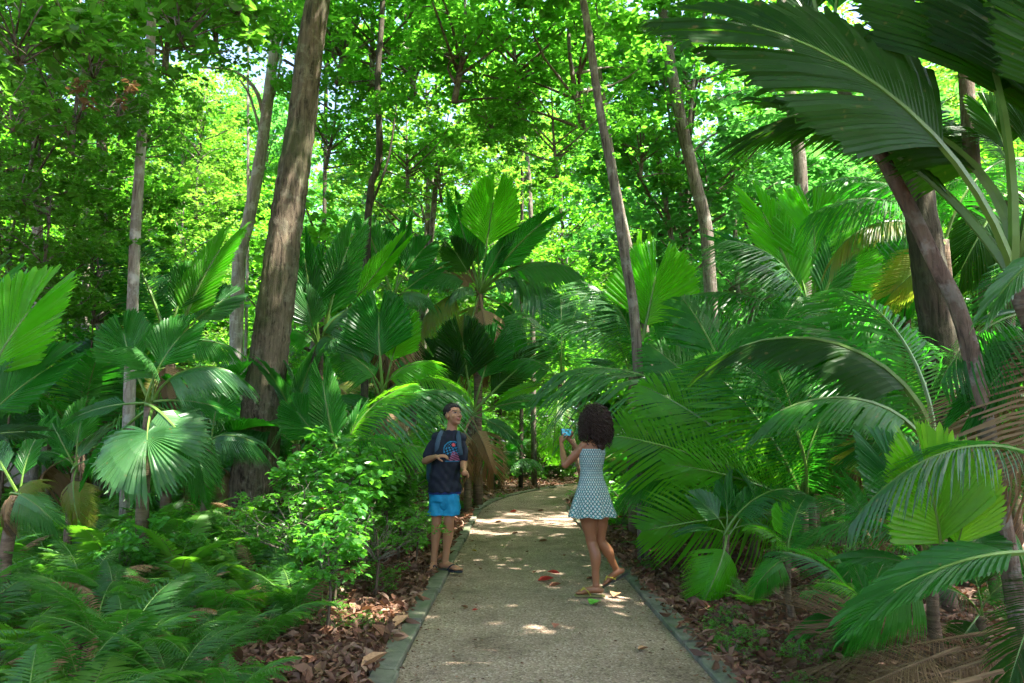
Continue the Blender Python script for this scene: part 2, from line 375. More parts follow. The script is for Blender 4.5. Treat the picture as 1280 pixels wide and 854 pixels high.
# outline functions: rib length and rib angle along the blade
def obov(w, tip): return (lambda s: w * (.35 + .9 * math.sin(PI * (.12 + .62 * s)) ** 1.2) * (1 - s) ** .25 * (1 if s < .98 else 1) * (1 - .0 * s) + tip * s ** 2)
FR = {}
def fr(kind, *variants): FR[kind] = variants
BL = dict(
    wide=dict(ln=lambda s: .30 + .06 * math.sin(PI * s), ang=lambda s: 1.0 - .88 * s, pf=.38, re=.74, n=38, split=.93, vee=.3, droop=.12),
    long=dict(ln=lambda s: .20 + .10 * s, ang=lambda s: .75 - .6 * s, pf=.25, re=.75, n=40, split=.9, vee=.3, droop=.2, a0=.4, a1=-.5),
    narrow=dict(ln=lambda s: .17 + .12 * s, ang=lambda s: .55 - .45 * s, pf=.3, re=.72, n=30, split=.92, vee=.55, droop=.08, a0=.2, a1=-.25),
    drape=dict(ln=lambda s: .30 + .02 * math.sin(PI * s) - .06 * s, ang=lambda s: 1.25 - .95 * s, pf=.28, re=.84, n=54, split=.70, vee=-.05, droop=.95, a0=.8, a1=-1.0, brk=.08),
    fan=dict(ln=lambda s: .42 + .12 * s, ang=lambda s: 2.5 - 2.46 * s, pf=.42, re=.52, n=46, split=.84, vee=.1, droop=.34, a0=.35, a1=-.35, brk=.07, tipw=.5),
    arch=dict(ln=lambda s: .20 - .03 * s, ang=lambda s: 1.1 - .85 * s, pf=.30, re=.86, n=60, split=.80, vee=-.35, droop=.45, a0=.95, a1=-1.25, brk=.04),
    giant=dict(ln=lambda s: .26 + .05 * math.sin(PI * s), ang=lambda s: .95 - .8 * s, pf=.3, re=.82, n=90, split=.95, vee=.1, droop=.22, a0=1.15, a1=-.85, pet=.0075, brk=.03),
)
def mk(kind, mat, tag, seeds=(1, 2), **over):
    ms = []
    for s in seeds:
        kw = dict(BL[kind]); kw.update(over)
        kw['a0'] = kw.get('a0', .5) + (s % 3 - 1) * .12; kw['a1'] = kw.get('a1', -.6) + (s % 2) * .18
        ms.append(blade(f'frond_{kind}_{tag}', M[mat], seed=s * 7 + len(kind), **kw))
    FR[kind + '_' + tag] = ms
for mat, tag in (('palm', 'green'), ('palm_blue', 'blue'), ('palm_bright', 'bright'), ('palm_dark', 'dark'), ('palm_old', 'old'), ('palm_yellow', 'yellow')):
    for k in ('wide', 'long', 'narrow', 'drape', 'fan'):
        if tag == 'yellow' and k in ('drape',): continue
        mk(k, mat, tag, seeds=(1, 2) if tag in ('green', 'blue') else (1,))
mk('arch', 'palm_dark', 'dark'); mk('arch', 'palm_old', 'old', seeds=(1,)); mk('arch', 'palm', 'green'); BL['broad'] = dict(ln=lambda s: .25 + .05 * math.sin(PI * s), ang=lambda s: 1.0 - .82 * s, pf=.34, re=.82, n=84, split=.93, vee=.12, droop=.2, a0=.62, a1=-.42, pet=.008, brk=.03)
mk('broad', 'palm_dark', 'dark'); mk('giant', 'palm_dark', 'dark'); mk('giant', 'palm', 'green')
mk('drape', 'dead', 'dead', seeds=(3, 4), a1=-1.6, droop=1.2, petm=M['petiole_brown'], brk=.3)
mk('fan', 'dead', 'dead', seeds=(3,), a1=-1.6, droop=1.2, petm=M['petiole_brown'], brk=.3)
def mkp(tag, mat, seeds=(1, 2), nm='pinnate', **kw):
    ms = []
    for s in seeds:
        k = dict(kw); k['a0'] = k.get('a0', .7) + (s % 3 - 1) * .15; k['a1'] = k.get('a1', -.9) + (s % 2) * .25
        ms.append(pinnate(f'frond_{nm}_{tag}', M[mat], seed=s, **k))
    FR[nm + '_' + tag] = ms
mkp('green', 'palm', (1, 2, 3)); mkp('blue', 'palm_blue'); mkp('bright', 'palm_bright'); mkp('old', 'palm_old', (1,)); mkp('dark', 'palm_dark', (1, 2))
mkp('green', 'palm', (1, 2), nm='droopy', n=56, ll=.42, w=.011, droop=.95, a0=.8, a1=-.6)
mkp('blue', 'palm_blue', (1, 2), nm='droopy', n=56, ll=.42, w=.011, droop=.95, a0=.8, a1=-.6)
mkp('dead', 'dead', (1, 2), n=34, ll=.35, w=.012, droop=1.3, a0=.2, a1=-1.2, petm=M['petiole_brown'])
mkp('litter', 'dead', (5, 6), n=60, ll=.55, w=.0055, droop=.15, a0=.12, a1=-.1, fwd=1.2, vee=.04, petm=M['petiole_brown'])

def frond(parent, kind, base, tip, normal=(0, -.5, .85), rr=rnd, name='frond', label=None, width=1.0):
    """a frond whose stalk starts at base and whose end reaches tip (world points); parent sits unrotated at its location"""
    ms = FR[kind]; me = ms[rr.randrange(len(ms))]
    ct = Vector(me['tip']); ln = ct.length
    d = (Vector(tip) - Vector(base)); L = d.length
    Yl = ct / ln; Xl = Vector((1, 0, 0)); Zl = Xl.cross(Yl)
    Yw = d / L; Nw = Vector(normal); Nw = (Nw - Yw * Nw.dot(Yw))
    if Nw.length < .05: Nw = Vector((0, -1, .1)) - Yw * Yw.dot(Vector((0, -1, .1)))
    Nw.normalize(); Xw = Yw.cross(Nw)
    A = Matrix((Xl, Yl, Zl)).transposed(); B = Matrix((Xw, Yw, Nw)).transposed()
    R = (B @ A.transposed()).to_4x4()
    s = L / ln
    o = link(name, me, parent)
    o.matrix_local = Matrix.Translation(Vector(base) - parent.location) @ R @ Matrix.Diagonal((s * width, s, s, 1))
    if label: o['label'] = label
    return o

def stem_mesh(pts, r0, r1, mat, sides=10, n=12, name='trunk', jit=.04, flare=0, furrow=0):
    P = smooth_line(pts, n); rr = random.Random(len(pts) * 31 + int(abs(P[0].x) * 100)); mb = MB()
    L = sum((P[i + 1] - P[i]).length for i in range(n - 1)); acc = 0; R = []
    for i in range(n):
        f = i / (n - 1); r = r0 + (r1 - r0) * f
        if flare: r *= 1 + flare * math.exp(-f * L / .45)
        R.append(r * (1 + rr.uniform(-jit, jit)))
    fr = None
    if furrow: fr = lambda an, t: 1 + furrow * (.5 * math.sin(an * 9 + 2.2 * math.sin(t * 17) + 1.3) + .35 * math.sin(an * 17 - 3 * math.sin(t * 29) + t * 4) + .4 * math.sin(an * 3 + t * 9) + .25 * math.sin(t * 60 + an * 5)) + flare * .5 * math.exp(-t * L / .5) * max(0, math.sin(an * 4 + 1))
    mb.tube(P, R, sides, 0, jit=jit * (.6 if not furrow else .3), rr=rr, fr=fr)
    return mb.mesh(name, [mat], smooth=True)

def palm(crown, base, tr, fronds, label, name='palm_plant', group=None, cat='palm', bark='bark_palm', normal=(0, -.5, .85), seed=1):
    """hand placed palm: fronds = [(kind, px, py, depth offset[, normal[, width[, label]]])]; crown and base are world points"""
    rr = random.Random(seed)
    root = link(name, None, None, base, label=label, cat=cat, group=group)
    if tr > 0:
        b = Vector(base); c = Vector(crown)
        pts = [b - b, (c - b) * .5 + Vector((rr.uniform(-.04, .04), 0, 0)), c - b]
        link('trunk', stem_mesh(pts, tr, tr * .8, M[bark]), root)
    yc = Vector(crown).y
    for f in fronds:
        kind, px, py, dd = f[:4]
        n = f[4] if len(f) > 4 and f[4] else normal
        frond(root, kind, Vector(crown) + Vector((rr.uniform(-.03, .03), rr.uniform(-.03, .03), rr.uniform(-.05, .03))), at(px, py, yc + dd), n, rr, width=f[5] if len(f) > 5 else 1.0, label=f[6] if len(f) > 6 else None)
    return root

def auto_palm(loc, h, tr, kinds, n, L, label, group, name='palm_plant', seed=0, dead=1, cat='palm'):
    rr = random.Random(seed)
    root = link(name, None, None, loc, label=label, cat=cat, group=group)
    lean = Vector((rr.uniform(-.12, .12), rr.uniform(-.12, .12), 1)) * h
    if h > .15: link('trunk', stem_mesh([Vector((0, 0, -.1)), lean * .5, lean], tr * 1.2, tr * .85, M['bark_palm'], sides=7, n=6), root)
    az = rr.uniform(0, 6.28)
    for i in range(n):
        f = i / max(1, n - 1); az += 2.4 + rr.uniform(-.25, .25)
        el = (1.35 - 1.25 * f) + rr.uniform(-.12, .12)
        l = L * rr.uniform(.8, 1.1) * (.85 + .15 * math.sin(PI * f))
        d = Vector((math.cos(az) * math.cos(el), math.sin(az) * math.cos(el), math.sin(el)))
        b = root.location + lean
        k = kinds[rr.randrange(len(kinds))]
        nrm = Vector((0, 0, 1)) - d * .3
        if f < .35 : nrm = Vector((-math.cos(az), -math.sin(az), .5))
        frond(root, k, b, b + d * l, nrm, rr)
    for i in range(dead):
        az += 2.4; b = root.location + lean * .97
        frond(root, rr.choice(['drape_dead', 'pinnate_dead', 'fan_dead']), b, b + Vector((math.cos(az) * .35, math.sin(az) * .35, -.75)) * L * .7, (math.cos(az), math.sin(az), .3), rr, label='dead brown frond hanging down')
    return root
# ------------------------------------------------------------------ sky and sun
SUN_EL, SUN_AZ = math.radians(66), math.radians(118)     # azimuth east of the view direction
w = bpy.data.worlds.new('World'); sc.world = w; w.use_nodes = True
wn, wl = w.node_tree.nodes, w.node_tree.links; wn.clear()
sky = wn.new('ShaderNodeTexSky'); sky.sky_type = 'NISHITA'; sky.sun_disc = False
sky.sun_elevation = SUN_EL; sky.sun_rotation = SUN_AZ; sky.dust_density = 3.0; sky.air_density = .7; sky.ozone_density = .3
bg = wn.new('ShaderNodeBackground'); bg.inputs['Strength'].default_value = .135
wo = wn.new('ShaderNodeOutputWorld'); wl.new(sky.outputs[0], bg.inputs[0]); wl.new(bg.outputs[0], wo.inputs[0])
sd = bpy.data.lights.new('sun', 'SUN'); sd.energy = 4.6; sd.angle = math.radians(.53); sd.color = (1, .95, .86)
so = bpy.data.objects.new('sun', sd); COL.objects.link(so)
sdir = Vector((math.sin(SUN_AZ) * math.cos(SUN_EL), math.cos(SUN_AZ) * math.cos(SUN_EL), math.sin(SUN_EL)))
so.rotation_euler = sdir.to_track_quat('Z', 'Y').to_euler(); so.location = (0, 0, 40)
vs = sc.view_settings; vs.view_transform = 'Standard'; vs.look = 'None'; vs.gamma = 1; vs.exposure = 2.82; vs.use_curve_mapping = False
cy = sc.cycles
cy.max_bounces = 6; cy.diffuse_bounces = 3; cy.glossy_bounces = 2; cy.transmission_bounces = 4; cy.transparent_max_bounces = 4
cy.use_denoising = True; cy.denoiser = 'OPENIMAGEDENOISE'; cy.denoising_input_passes = 'RGB_ALBEDO_NORMAL'; cy.sample_clamp_indirect = 6
cy.denoising_prefilter = 'NONE'; cy.use_adaptive_sampling = True; cy.adaptive_threshold = .03
cy.caustics_reflective = False; cy.caustics_refractive = False

# ------------------------------------------------------------------ ground
def soil_mat():
    m, nt, N, L = newmat('forest_soil')
    tc = N.new('ShaderNodeTexCoord')
    a = nd(N, 'ShaderNodeTexNoise'); a.inputs['Scale'].default_value = 3; a.inputs['Detail'].default_value = 8; L.new(tc.outputs['Object'], a.inputs['Vector'])
    v = nd(N, 'ShaderNodeTexVoronoi'); v.inputs['Scale'].default_value = 14; L.new(tc.outputs['Object'], v.inputs['Vector'])
    r = ramp(N, [(.3, (.035, .022, .014)), (.5, (.075, .045, .028)), (.7, (.12, .08, .05))]); L.new(a.outputs['Fac'], r.inputs[0])
    mx = nd(N, 'ShaderNodeMix', data_type='RGBA', blend_type='MULTIPLY'); mx.inputs[0].default_value = .6
    r2 = ramp(N, [(0, (.5, .4, .35)), (.5, (1, .85, .7)), (1, (1, .6, .5))]); L.new(v.outputs['Color'], r2.inputs[0])
    L.new(r.outputs[0], mx.inputs[6]); L.new(r2.outputs[0], mx.inputs[7])
    b = N.new('ShaderNodeBsdfPrincipled'); b.inputs['Roughness'].default_value = .95; L.new(mx.outputs[2], b.inputs['Base Color'])
    bp = N.new('ShaderNodeBump'); bp.inputs['Strength'].default_value = .8; bp.inputs['Distance'].default_value = .04
    L.new(v.outputs['Distance'], bp.inputs['Height']); L.new(bp.outputs[0], b.inputs['Normal'])
    o = N.new('ShaderNodeOutputMaterial'); L.new(b.outputs[0], o.inputs[0]); return m
def axis(lo, hi, fine_lo, fine_hi, step, nout):
    a = np.arange(fine_lo, fine_hi + 1e-6, step)
    l = fine_lo - np.geomspace(step, fine_lo - lo, nout)[::-1]; r = fine_hi + np.geomspace(step, hi - fine_hi, nout)
    return np.concatenate([l, a, r])
gx = axis(-900, 900, -10, 10, .16, 22); gy = axis(-300, 1500, -3, 30, .22, 22)
X, Y = np.meshgrid(gx, gy); Z = gz(np.clip(X, -40, 40), np.clip(Y, -5, 60))
nx, ny = len(gx), len(gy)
F = [(j * nx + i, j * nx + i + 1, (j + 1) * nx + i + 1, (j + 1) * nx + i) for j in range(ny - 1) for i in range(nx - 1)]
link('ground', mesh_of('ground', np.stack([X, Y, Z], -1).reshape(-1, 3), F, [soil_mat()], smooth=True), kind='structure')

# ------------------------------------------------------------------ path
def path_mat():
    m, nt, N, L = newmat('path_aggregate')
    tc = N.new('ShaderNodeTexCoord')
    f = nd(N, 'ShaderNodeTexVoronoi'); f.inputs['Scale'].default_value = 75; L.new(tc.outputs['Object'], f.inputs['Vector'])
    r = ramp(N, [(0, (.12, .086, .060)), (.3, (.24, .175, .125)), (.7, (.325, .24, .18)), (1, (.47, .38, .31))]); L.new(f.outputs['Color'], r.inputs[0])
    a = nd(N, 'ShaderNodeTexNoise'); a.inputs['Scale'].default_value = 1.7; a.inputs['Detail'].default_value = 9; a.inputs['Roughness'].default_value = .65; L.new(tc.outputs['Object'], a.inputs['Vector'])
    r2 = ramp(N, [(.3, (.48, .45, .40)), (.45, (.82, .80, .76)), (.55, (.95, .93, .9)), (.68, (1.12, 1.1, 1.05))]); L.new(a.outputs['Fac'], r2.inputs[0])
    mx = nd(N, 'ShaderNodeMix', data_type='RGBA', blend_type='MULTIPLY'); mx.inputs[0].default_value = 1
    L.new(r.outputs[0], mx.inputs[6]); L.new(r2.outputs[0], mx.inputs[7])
    d = nd(N, 'ShaderNodeTexVoronoi'); d.inputs['Scale'].default_value = 23; L.new(tc.outputs['Object'], d.inputs['Vector'])
    r3 = ramp(N, [(.05, (.6, .5, .42)), (.12, (1, 1, 1))]); L.new(d.outputs['Distance'], r3.inputs[0])
    m3 = nd(N, 'ShaderNodeMix', data_type='RGBA', blend_type='MULTIPLY'); m3.inputs[0].default_value = .7
    L.new(mx.outputs[2], m3.inputs[6]); L.new(r3.outputs[0], m3.inputs[7])
    b = N.new('ShaderNodeBsdfPrincipled'); b.inputs['Roughness'].default_value = .9; b.inputs['Specular IOR Level'].default_value = .2; L.new(m3.outputs[2], b.inputs['Base Color'])
    bp = N.new('ShaderNodeBump'); bp.inputs['Strength'].default_value = .8; bp.inputs['Distance'].default_value = .012
    L.new(f.outputs['Distance'], bp.inputs['Height']); L.new(bp.outputs[0], b.inputs['Normal'])
    o = N.new('ShaderNodeOutputMaterial'); L.new(b.outputs[0], o.inputs[0]); return m
HW = .90
ys = np.arange(-4, 40, .2)
def pline(off, y):       # points offset sideways from the centre line
    c = float(path_c(y)); t = Vector((float(path_c(y + .1)) - c, .1, 0)).normalized()
    return Vector((c, y, 0)) + Vector((t.y, -t.x, 0)) * off
V = []; F = []
for j, y in enumerate(ys):
    for i, u in enumerate(np.linspace(-HW, HW, 9)):
        p = pline(u, y); V.append((p.x, p.y, .004 * math.sin(p.x * 5 + p.y * 2) + .010 * (1 - (u / HW) ** 2)))
for j in range(len(ys) - 1):
    for i in range(8): F.append((j * 9 + i, j * 9 + i + 1, (j + 1) * 9 + i + 1, (j + 1) * 9 + i))
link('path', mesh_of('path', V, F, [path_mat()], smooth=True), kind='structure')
kerbm = bark_mat('mossy_concrete', (.085, .085, .06), (.17, .165, .12), (.22, .21, .17), .5, .25, moss=(.06, .08, .035), bump=.25)
for side in (-1, 1):
    mb = MB(); y = -4.0; k = 0
    rk = random.Random(5 + side)
    while y < 38:
        ln_ = 1.2 if side < 0 else 1.5
        a0, a1 = y + .006, y + ln_ - .006
        n = 5; h = .035 + rk.uniform(-.008, .012); ox = rk.uniform(-.012, .012); V = []
        for q in range(n):
            yy = a0 + (a1 - a0) * q / (n - 1)
            for o_, z in ((HW - .005, -.06), (HW - .002, h - .008), (HW + .008, h), (HW + .142, h + .004), (HW + .152, h - .006), (HW + .155, -.06)):
                p = pline(side * (o_ + ox), yy); V.append((p.x, p.y, z + .003 * math.sin(yy * 9 + o_ * 30)))
        F = []
        for q in range(n - 1):
            for i in range(5):
                f = (q * 6 + i, q * 6 + i + 1, q * 6 + i + 7, q * 6 + i + 6); F.append(f if side > 0 else f[::-1])
        F += [(0, 5, 4, 3, 2, 1), tuple(range((n - 1) * 6, n * 6))]
        mb.add(V, F); y += ln_
    link('kerb', mb.mesh('kerb', [kerbm]), kind='structure')

# ------------------------------------------------------------------ fallen leaves
rs = np.random.RandomState(3)
def litter(name, n, fx, fy, size, zoff=.004, lab=None, mat='litter'):
    x = fx(n); y = fy(n)
    d = np.abs(x - path_c(y)); keep = d > HW + .04
    x, y = x[keep], y[keep]; n = len(x)
    d = np.abs(x - path_c(y)); onk = d < HW + .17
    z = np.where(onk, .05, gz(x, y) + .01) + zoff + rs.rand(n) * .05
    keep = ~onk | (rs.rand(n) < .35)
    x, y, z = x[keep], y[keep], z[keep]; n = len(x)
    an = rs.rand(n) * 6.28
    D = np.stack([np.cos(an), np.sin(an), rs.normal(size=n) * .45], 1); Nn = np.stack([rs.normal(size=n) * .4, rs.normal(size=n) * .4, np.where(rs.rand(n) < .5, 1, -1)], 1)
    V, F = leaves_np(np.stack([x, y, z], 1), D, Nn, size * rs.uniform(.35, 1.0, n) * (1 + rs.rand(n) ** 3 * 1.4), CURL, rs.uniform(.35, 1.15, n))
    V[:, 2] = np.maximum(V[:, 2], gz(V[:, 0], V[:, 1]) + .004)
    return link(name, mesh_of(name, V, F, [M[mat]]), kind='stuff', label=lab, cat='leaf litter')
litter('leaf_litter', 36000, lambda n: -HW - .05 - np.abs(rs.normal(size=n)) ** 1.3 * 1.1 + .17, lambda n: 2.2 + rs.rand(n) ** 1.6 * 17, .064, lab='brown fallen leaves piled along the left kerb and under the ferns')
litter('leaf_litter', 38000, lambda n: HW + .05 + np.abs(rs.normal(size=n)) ** 1.2 * 1.6 + .17, lambda n: 2.2 + rs.rand(n) ** 1.5 * 17, .062, lab='brown fallen leaves covering the ground right of the path')
litter('leaf_litter', 9000, lambda n: rs.uniform(-9, 9, n), lambda n: 16 + rs.rand(n) * 14, .12, lab='dry leaves on the forest floor where the path bends')

def single_leaf(px, py, size, col, label, z=.022, rot=0, proto=CURL, name='fallen_leaf', tilt=0, w=1.0):
    p = at(px, py, 3)  # ray hit with the ground
    o = Vector((0, 0, CAMH)); d = p - o; t = (z - CAMH) / d.z; q = o + d * t
    an = rot
    V, F = leaves_np(np.array([[0, 0, 0]]), np.array([[math.cos(an), math.sin(an), tilt]]), np.array([[.15, .1, 1.0]]), np.array([size]), proto, np.array([w]))
    V[:, 2] -= V[:, 2].min()
    th = V.copy(); th[:, 2] += .0015
    me = mesh_of('fallen_leaf', np.concatenate([V, th]), list(F) + [tuple(i + len(V) for i in reversed(f)) for f in F], [col])
    return link(name, me, None, q, label=label, cat='leaf', group='leaves lying on the path')
cr = plain('red_leaf', (.45, .045, .03), .5, .3, .3, 60); cb = plain('brown_leaf', (.17, .075, .04), .7, .2, .3, 60)
ct = plain('tan_leaf', (.36, .20, .10), .7, .2, .25, 60); cg = plain('green_leaf', (.09, .30, .03), .45, .4, .2, 60); cyl = plain('yellow_leaf', (.5, .32, .04), .6, .3, .2, 60)
cpk = plain('dull_pink_leaf', (.36, .12, .09), .6, .3, .25, 60)
SL = [(672, 726, .17, cr, 'long bright red fallen leaf on the path between the two people', .2, .9), (700, 717, .13, cr, 'red leaf lying behind the bright red one near the woman', 3.0, .7), (686, 733, .13, cb, 'brown curled leaf in front of the bright red leaf', .4, .6),
      (738, 756, .13, cg, 'green leaf lying flat on the path below the woman', .9, 1.5), (767, 746, .12, ct, 'curled tan leaf lying under the raised heel of the woman', 1.2, 1.3), (693, 785, .085, cpk, 'pinkish leaf alone in the middle of the path', 1.4, 1.1),
      (797, 812, .075, ct, 'small orange tan leaf on the path in front of the right kerb', .2, 1.4), (585, 760, .07, cb, 'small reddish leaf bits on the path left of centre', 2.6, 1.0), (590, 763, .05, cr, 'tiny red scrap beside the leaf bits left of centre', .1, 1.0),
      (673, 677, .13, cb, 'brown leaf in the long sun patch of the path', .1, .7), (619, 653, .12, cb, 'dark brown leaf on the path by the left kerb beyond the man', .3, .9), (596, 689, .07, cyl, 'small yellow leaf just right of the shoes of the man', 2.9, .9),
      (637, 640, .15, cr, 'reddish leaf far along the path near the bend', .1, .7), (588, 677, .06, cb, 'small brown leaf right of the calves of the man', .5, 1), (657, 690, .05, cb, 'tiny brown leaf at the middle of the path', .5, 1), (602, 712, .06, cb, 'little brown leaf on the path level with the feet of the man', 2.2, 1),
      (733, 724, .09, cb, 'dark curled leaf between the feet of the woman', .3, 1.1), (704, 695, .06, cb, 'little dark leaf on the path left of the calf of the woman', .9, 1), (666, 716, .06, cb, 'dark scrap of leaf just beyond the red leaves', .9, 1), (672, 639, .14, cb, 'flat brown leaf farthest along the path', .2, .6), (640, 667, .1, cb, 'brown leaf at the rim of the sun streak', .2, .8)]
for i, (px, py, s_, c_, lab, rot, ww) in enumerate(SL): single_leaf(px, py, s_, c_, lab, .02, rot, w=ww)
for (px, py, s_, c_, lab, rot, z) in [(450, 835, .17, ct, 'big curled brown leaf on the litter left of the kerb, nearest the camera', .5, .09), (492, 785, .16, ct, 'tan curled leaf leaning on the left kerb', 1.0, .07), (478, 795, .14, cb, 'brown leaf with an upturned rim beside the left kerb', 2.3, .08), (512, 775, .12, ct, 'orange brown leaf resting on the left kerb', 2.9, .05)]:
    single_leaf(px, py, s_, c_, lab, z, rot, tilt=.25)['group'] = 'large leaves by the left kerb'

rs4 = np.random.RandomState(9); n = 1500
y = 2.8 + rs4.rand(n) ** 1.4 * 16; u = np.where(rs4.rand(n) < .6, np.sign(rs4.rand(n) - .5) * (HW - np.abs(rs4.normal(size=n)) * .12), rs4.uniform(-HW, HW, n)); u = np.clip(u, -HW + .01, HW - .01)
an = rs4.rand(n) * 6.28
V, F = leaves_np(np.stack([path_c(y) + u, y, np.full(n, .016)], 1), np.stack([np.cos(an), np.sin(an), rs4.normal(size=n) * .1], 1), np.stack([rs4.normal(size=n) * .2, rs4.normal(size=n) * .2, np.ones(n)], 1), rs4.uniform(.008, .03, n), CURL, rs4.uniform(.3, 1.2, n))
V[:, 2] = np.maximum(V[:, 2], .016)
link('leaf_crumbs', mesh_of('leaf_crumbs', V, F, [M['litter']]), kind='stuff', label='tiny brown leaf crumbs and bits scattered over the path', cat='leaf litter')

# ------------------------------------------------------------------ boulder far left
def boulder(loc, r, label, seed):
    import bmesh
    bm = bmesh.new(); bmesh.ops.create_icosphere(bm, subdivisions=4, radius=1)
    rr = random.Random(seed); k = [rr.uniform(0, 6) for _ in range(6)]
    for v in bm.verts:
        n = v.co.copy(); f = 1 + .16 * math.sin(n.x * 3 + k[0]) * math.cos(n.y * 3.4 + k[1]) + .1 * math.sin(n.z * 6 + k[2] + n.x * 4) + .04 * math.sin(n.x * 13 + k[3]) * math.sin(n.y * 12 + n.z * 9)
        v.co = Vector((n.x * r[0], n.y * r[1], n.z * r[2])) * f
    me = bpy.data.meshes.new('boulder'); bm.to_mesh(me); bm.free(); me.materials.append(M['rock'])
    me.polygons.foreach_set('use_smooth', np.ones(len(me.polygons), dtype=bool))
    return link('boulder', me, None, loc, label=label, cat='boulder')
M['rock'] = bark_mat('granite', (.20, .17, .14), (.44, .38, .32), (.5, .46, .4), .5, .12, moss=None, bump=.7)
p = at(75, 520, 15); boulder((p.x, p.y, p.z - .5), (1.5, 1.3, 1.35), 'pale grey boulder behind the palms at the left edge', 2)
p = at(655, 455, 25)

# ------------------------------------------------------------------ tree crowns shared by the trees
CR = {}
def crown_set(key, **k):
    fol, mb = crown_meshes(key, **k); br = mb.mesh(key + '_branches', [M['bark_mid']], smooth=True); CR[key] = (fol, br, k['rx'], k['rz'])
crown_set('tall_a', seed=1, rx=3.2, rz=4.6, pads=100, per=120, size=.175, pad_r=1.1, mat=M['canopy_a'])
crown_set('tall_b', seed=2, rx=3.4, rz=4.2, pads=95, per=115, size=.185, pad_r=1.1, mat=M['canopy_e'])
crown_set('tall_c', seed=3, rx=3.0, rz=4.8, pads=100, per=110, size=.155, pad_r=1.1, mat=M['canopy_d'])
crown_set('round_a', seed=4, rx=3.6, rz=2.2, pads=40, per=80, size=.24, mat=M['canopy_b'])
crown_set('round_b', seed=5, rx=3.6, rz=2.0, pads=34, per=95, size=.22, mat=M['canopy_a'])
crown_set('near_a', seed=6, rx=2.6, rz=1.9, pads=34, per=100, size=.14, mat=M['canopy_b'], proto=LEAF6, pad_r=.7, limb_r=.035)
crown_set('near_b', seed=7, rx=2.4, rz=2.0, pads=32, per=90, size=.135, mat=M['canopy_c'], proto=LEAF6, pad_r=.7, limb_r=.035)
crown_set('sprig', seed=14, rx=.75, rz=.5, pads=16, per=20, size=.14, mat=M['canopy_c'], proto=LEAF6, pad_r=.3, limb_r=.01, hollow=.3, branch_share=1)
crown_set('sprig_brown', seed=15, rx=.6, rz=.4, pads=3, per=2, size=.12, mat=M['dead'], proto=LEAF6, pad_r=.2, limb_r=.006, hollow=.3, branch_share=1)
crown_set('bush_a', seed=8, rx=1.5, rz=1.3, pads=50, per=95, size=.085, mat=M['canopy_c'], proto=LEAF2, pad_r=.32, limb_r=.018)
crown_set('bush_b', seed=9, rx=1.3, rz=1.2, pads=70, per=100, size=.085, mat=M['canopy_b'], proto=LEAF2, pad_r=.32, limb_r=.018)
crown_set('herb_a', seed=10, rx=.62, rz=.5, pads=20, per=22, size=.14, mat=M['shrub'], proto=LEAF6, pad_r=.2, limb_r=.006, hollow=.5, branch_share=1)
crown_set('herb_b', seed=11, rx=.5, rz=.38, pads=20, per=22, size=.10, mat=M['shrub'], proto=LEAF6, pad_r=.18, limb_r=.005, hollow=.5, branch_share=1)
crown_set('herb_c', seed=12, rx=.55, rz=.42, pads=44, per=40, size=.045, mat=M['canopy_b'], proto=LEAF2, pad_r=.16, limb_r=.005, hollow=.4, branch_share=1)

def add_crown(root, key, c, s, rz=0, sq=(1, 1, 1), name='crown'):
    fol, br, rx, rzz = CR[key]
    o = link(name, fol, root, c, (0, 0, rz), tuple(s * q for q in sq)); link('branch', br, root, c, (0, 0, rz), tuple(s * q for q in sq))
    return o

def tree(pts, r0, r1, bark, crowns, label, name='tree', group=None, flare=0, limbs=(), sides=12, n=16, furrow=0):
    """pts: world points of the trunk, base first; crowns: (key, world centre, scale, turn)"""
    b = Vector(pts[0]); root = link(name, None, None, b, label=label, cat='tree', group=group)
    me = stem_mesh([Vector(p) - b for p in pts], r0, r1, M[bark], sides=sides, n=n, flare=flare, furrow=furrow)
    link('trunk', me, root)
    for lp, a, c in limbs:
        link('branch', stem_mesh([Vector(p) - b for p in lp], a, c, M[bark], sides=7, n=12), root)
    for k, c, s, t in crowns: add_crown(root, k, Vector(c) - b, s, t)
    return root

# twigs and leaf stalks lying in the litter
mb = MB(); rt = random.Random(77)
for i in range(420):
    y = 2.6 + rt.random() ** 1.5 * 11; sd_ = rt.choice((-1, 1)); x = float(path_c(y)) + sd_ * (HW + .2 + abs(rt.gauss(0, .9))); a = rt.uniform(0, 6.28); l = rt.uniform(.08, .45)
    p = []; 
    for k in range(4):
        px_, py_ = x + math.cos(a) * l * k / 3, y + math.sin(a) * l * k / 3; a += rt.uniform(-.25, .25); p.append((px_, py_, gzf(px_, py_) + .03 + rt.uniform(0, .03)))
    if min(abs(q[0] - float(path_c(q[1]))) for q in p) < HW + .18: continue
    mb.tube(p, [.005, .0045, .004, .002], 4)
link('twig_litter', mb.mesh('twig_litter', [M['twig']]), kind='stuff', label='thin dry twigs scattered in the fallen leaves beside the path', cat='twigs')
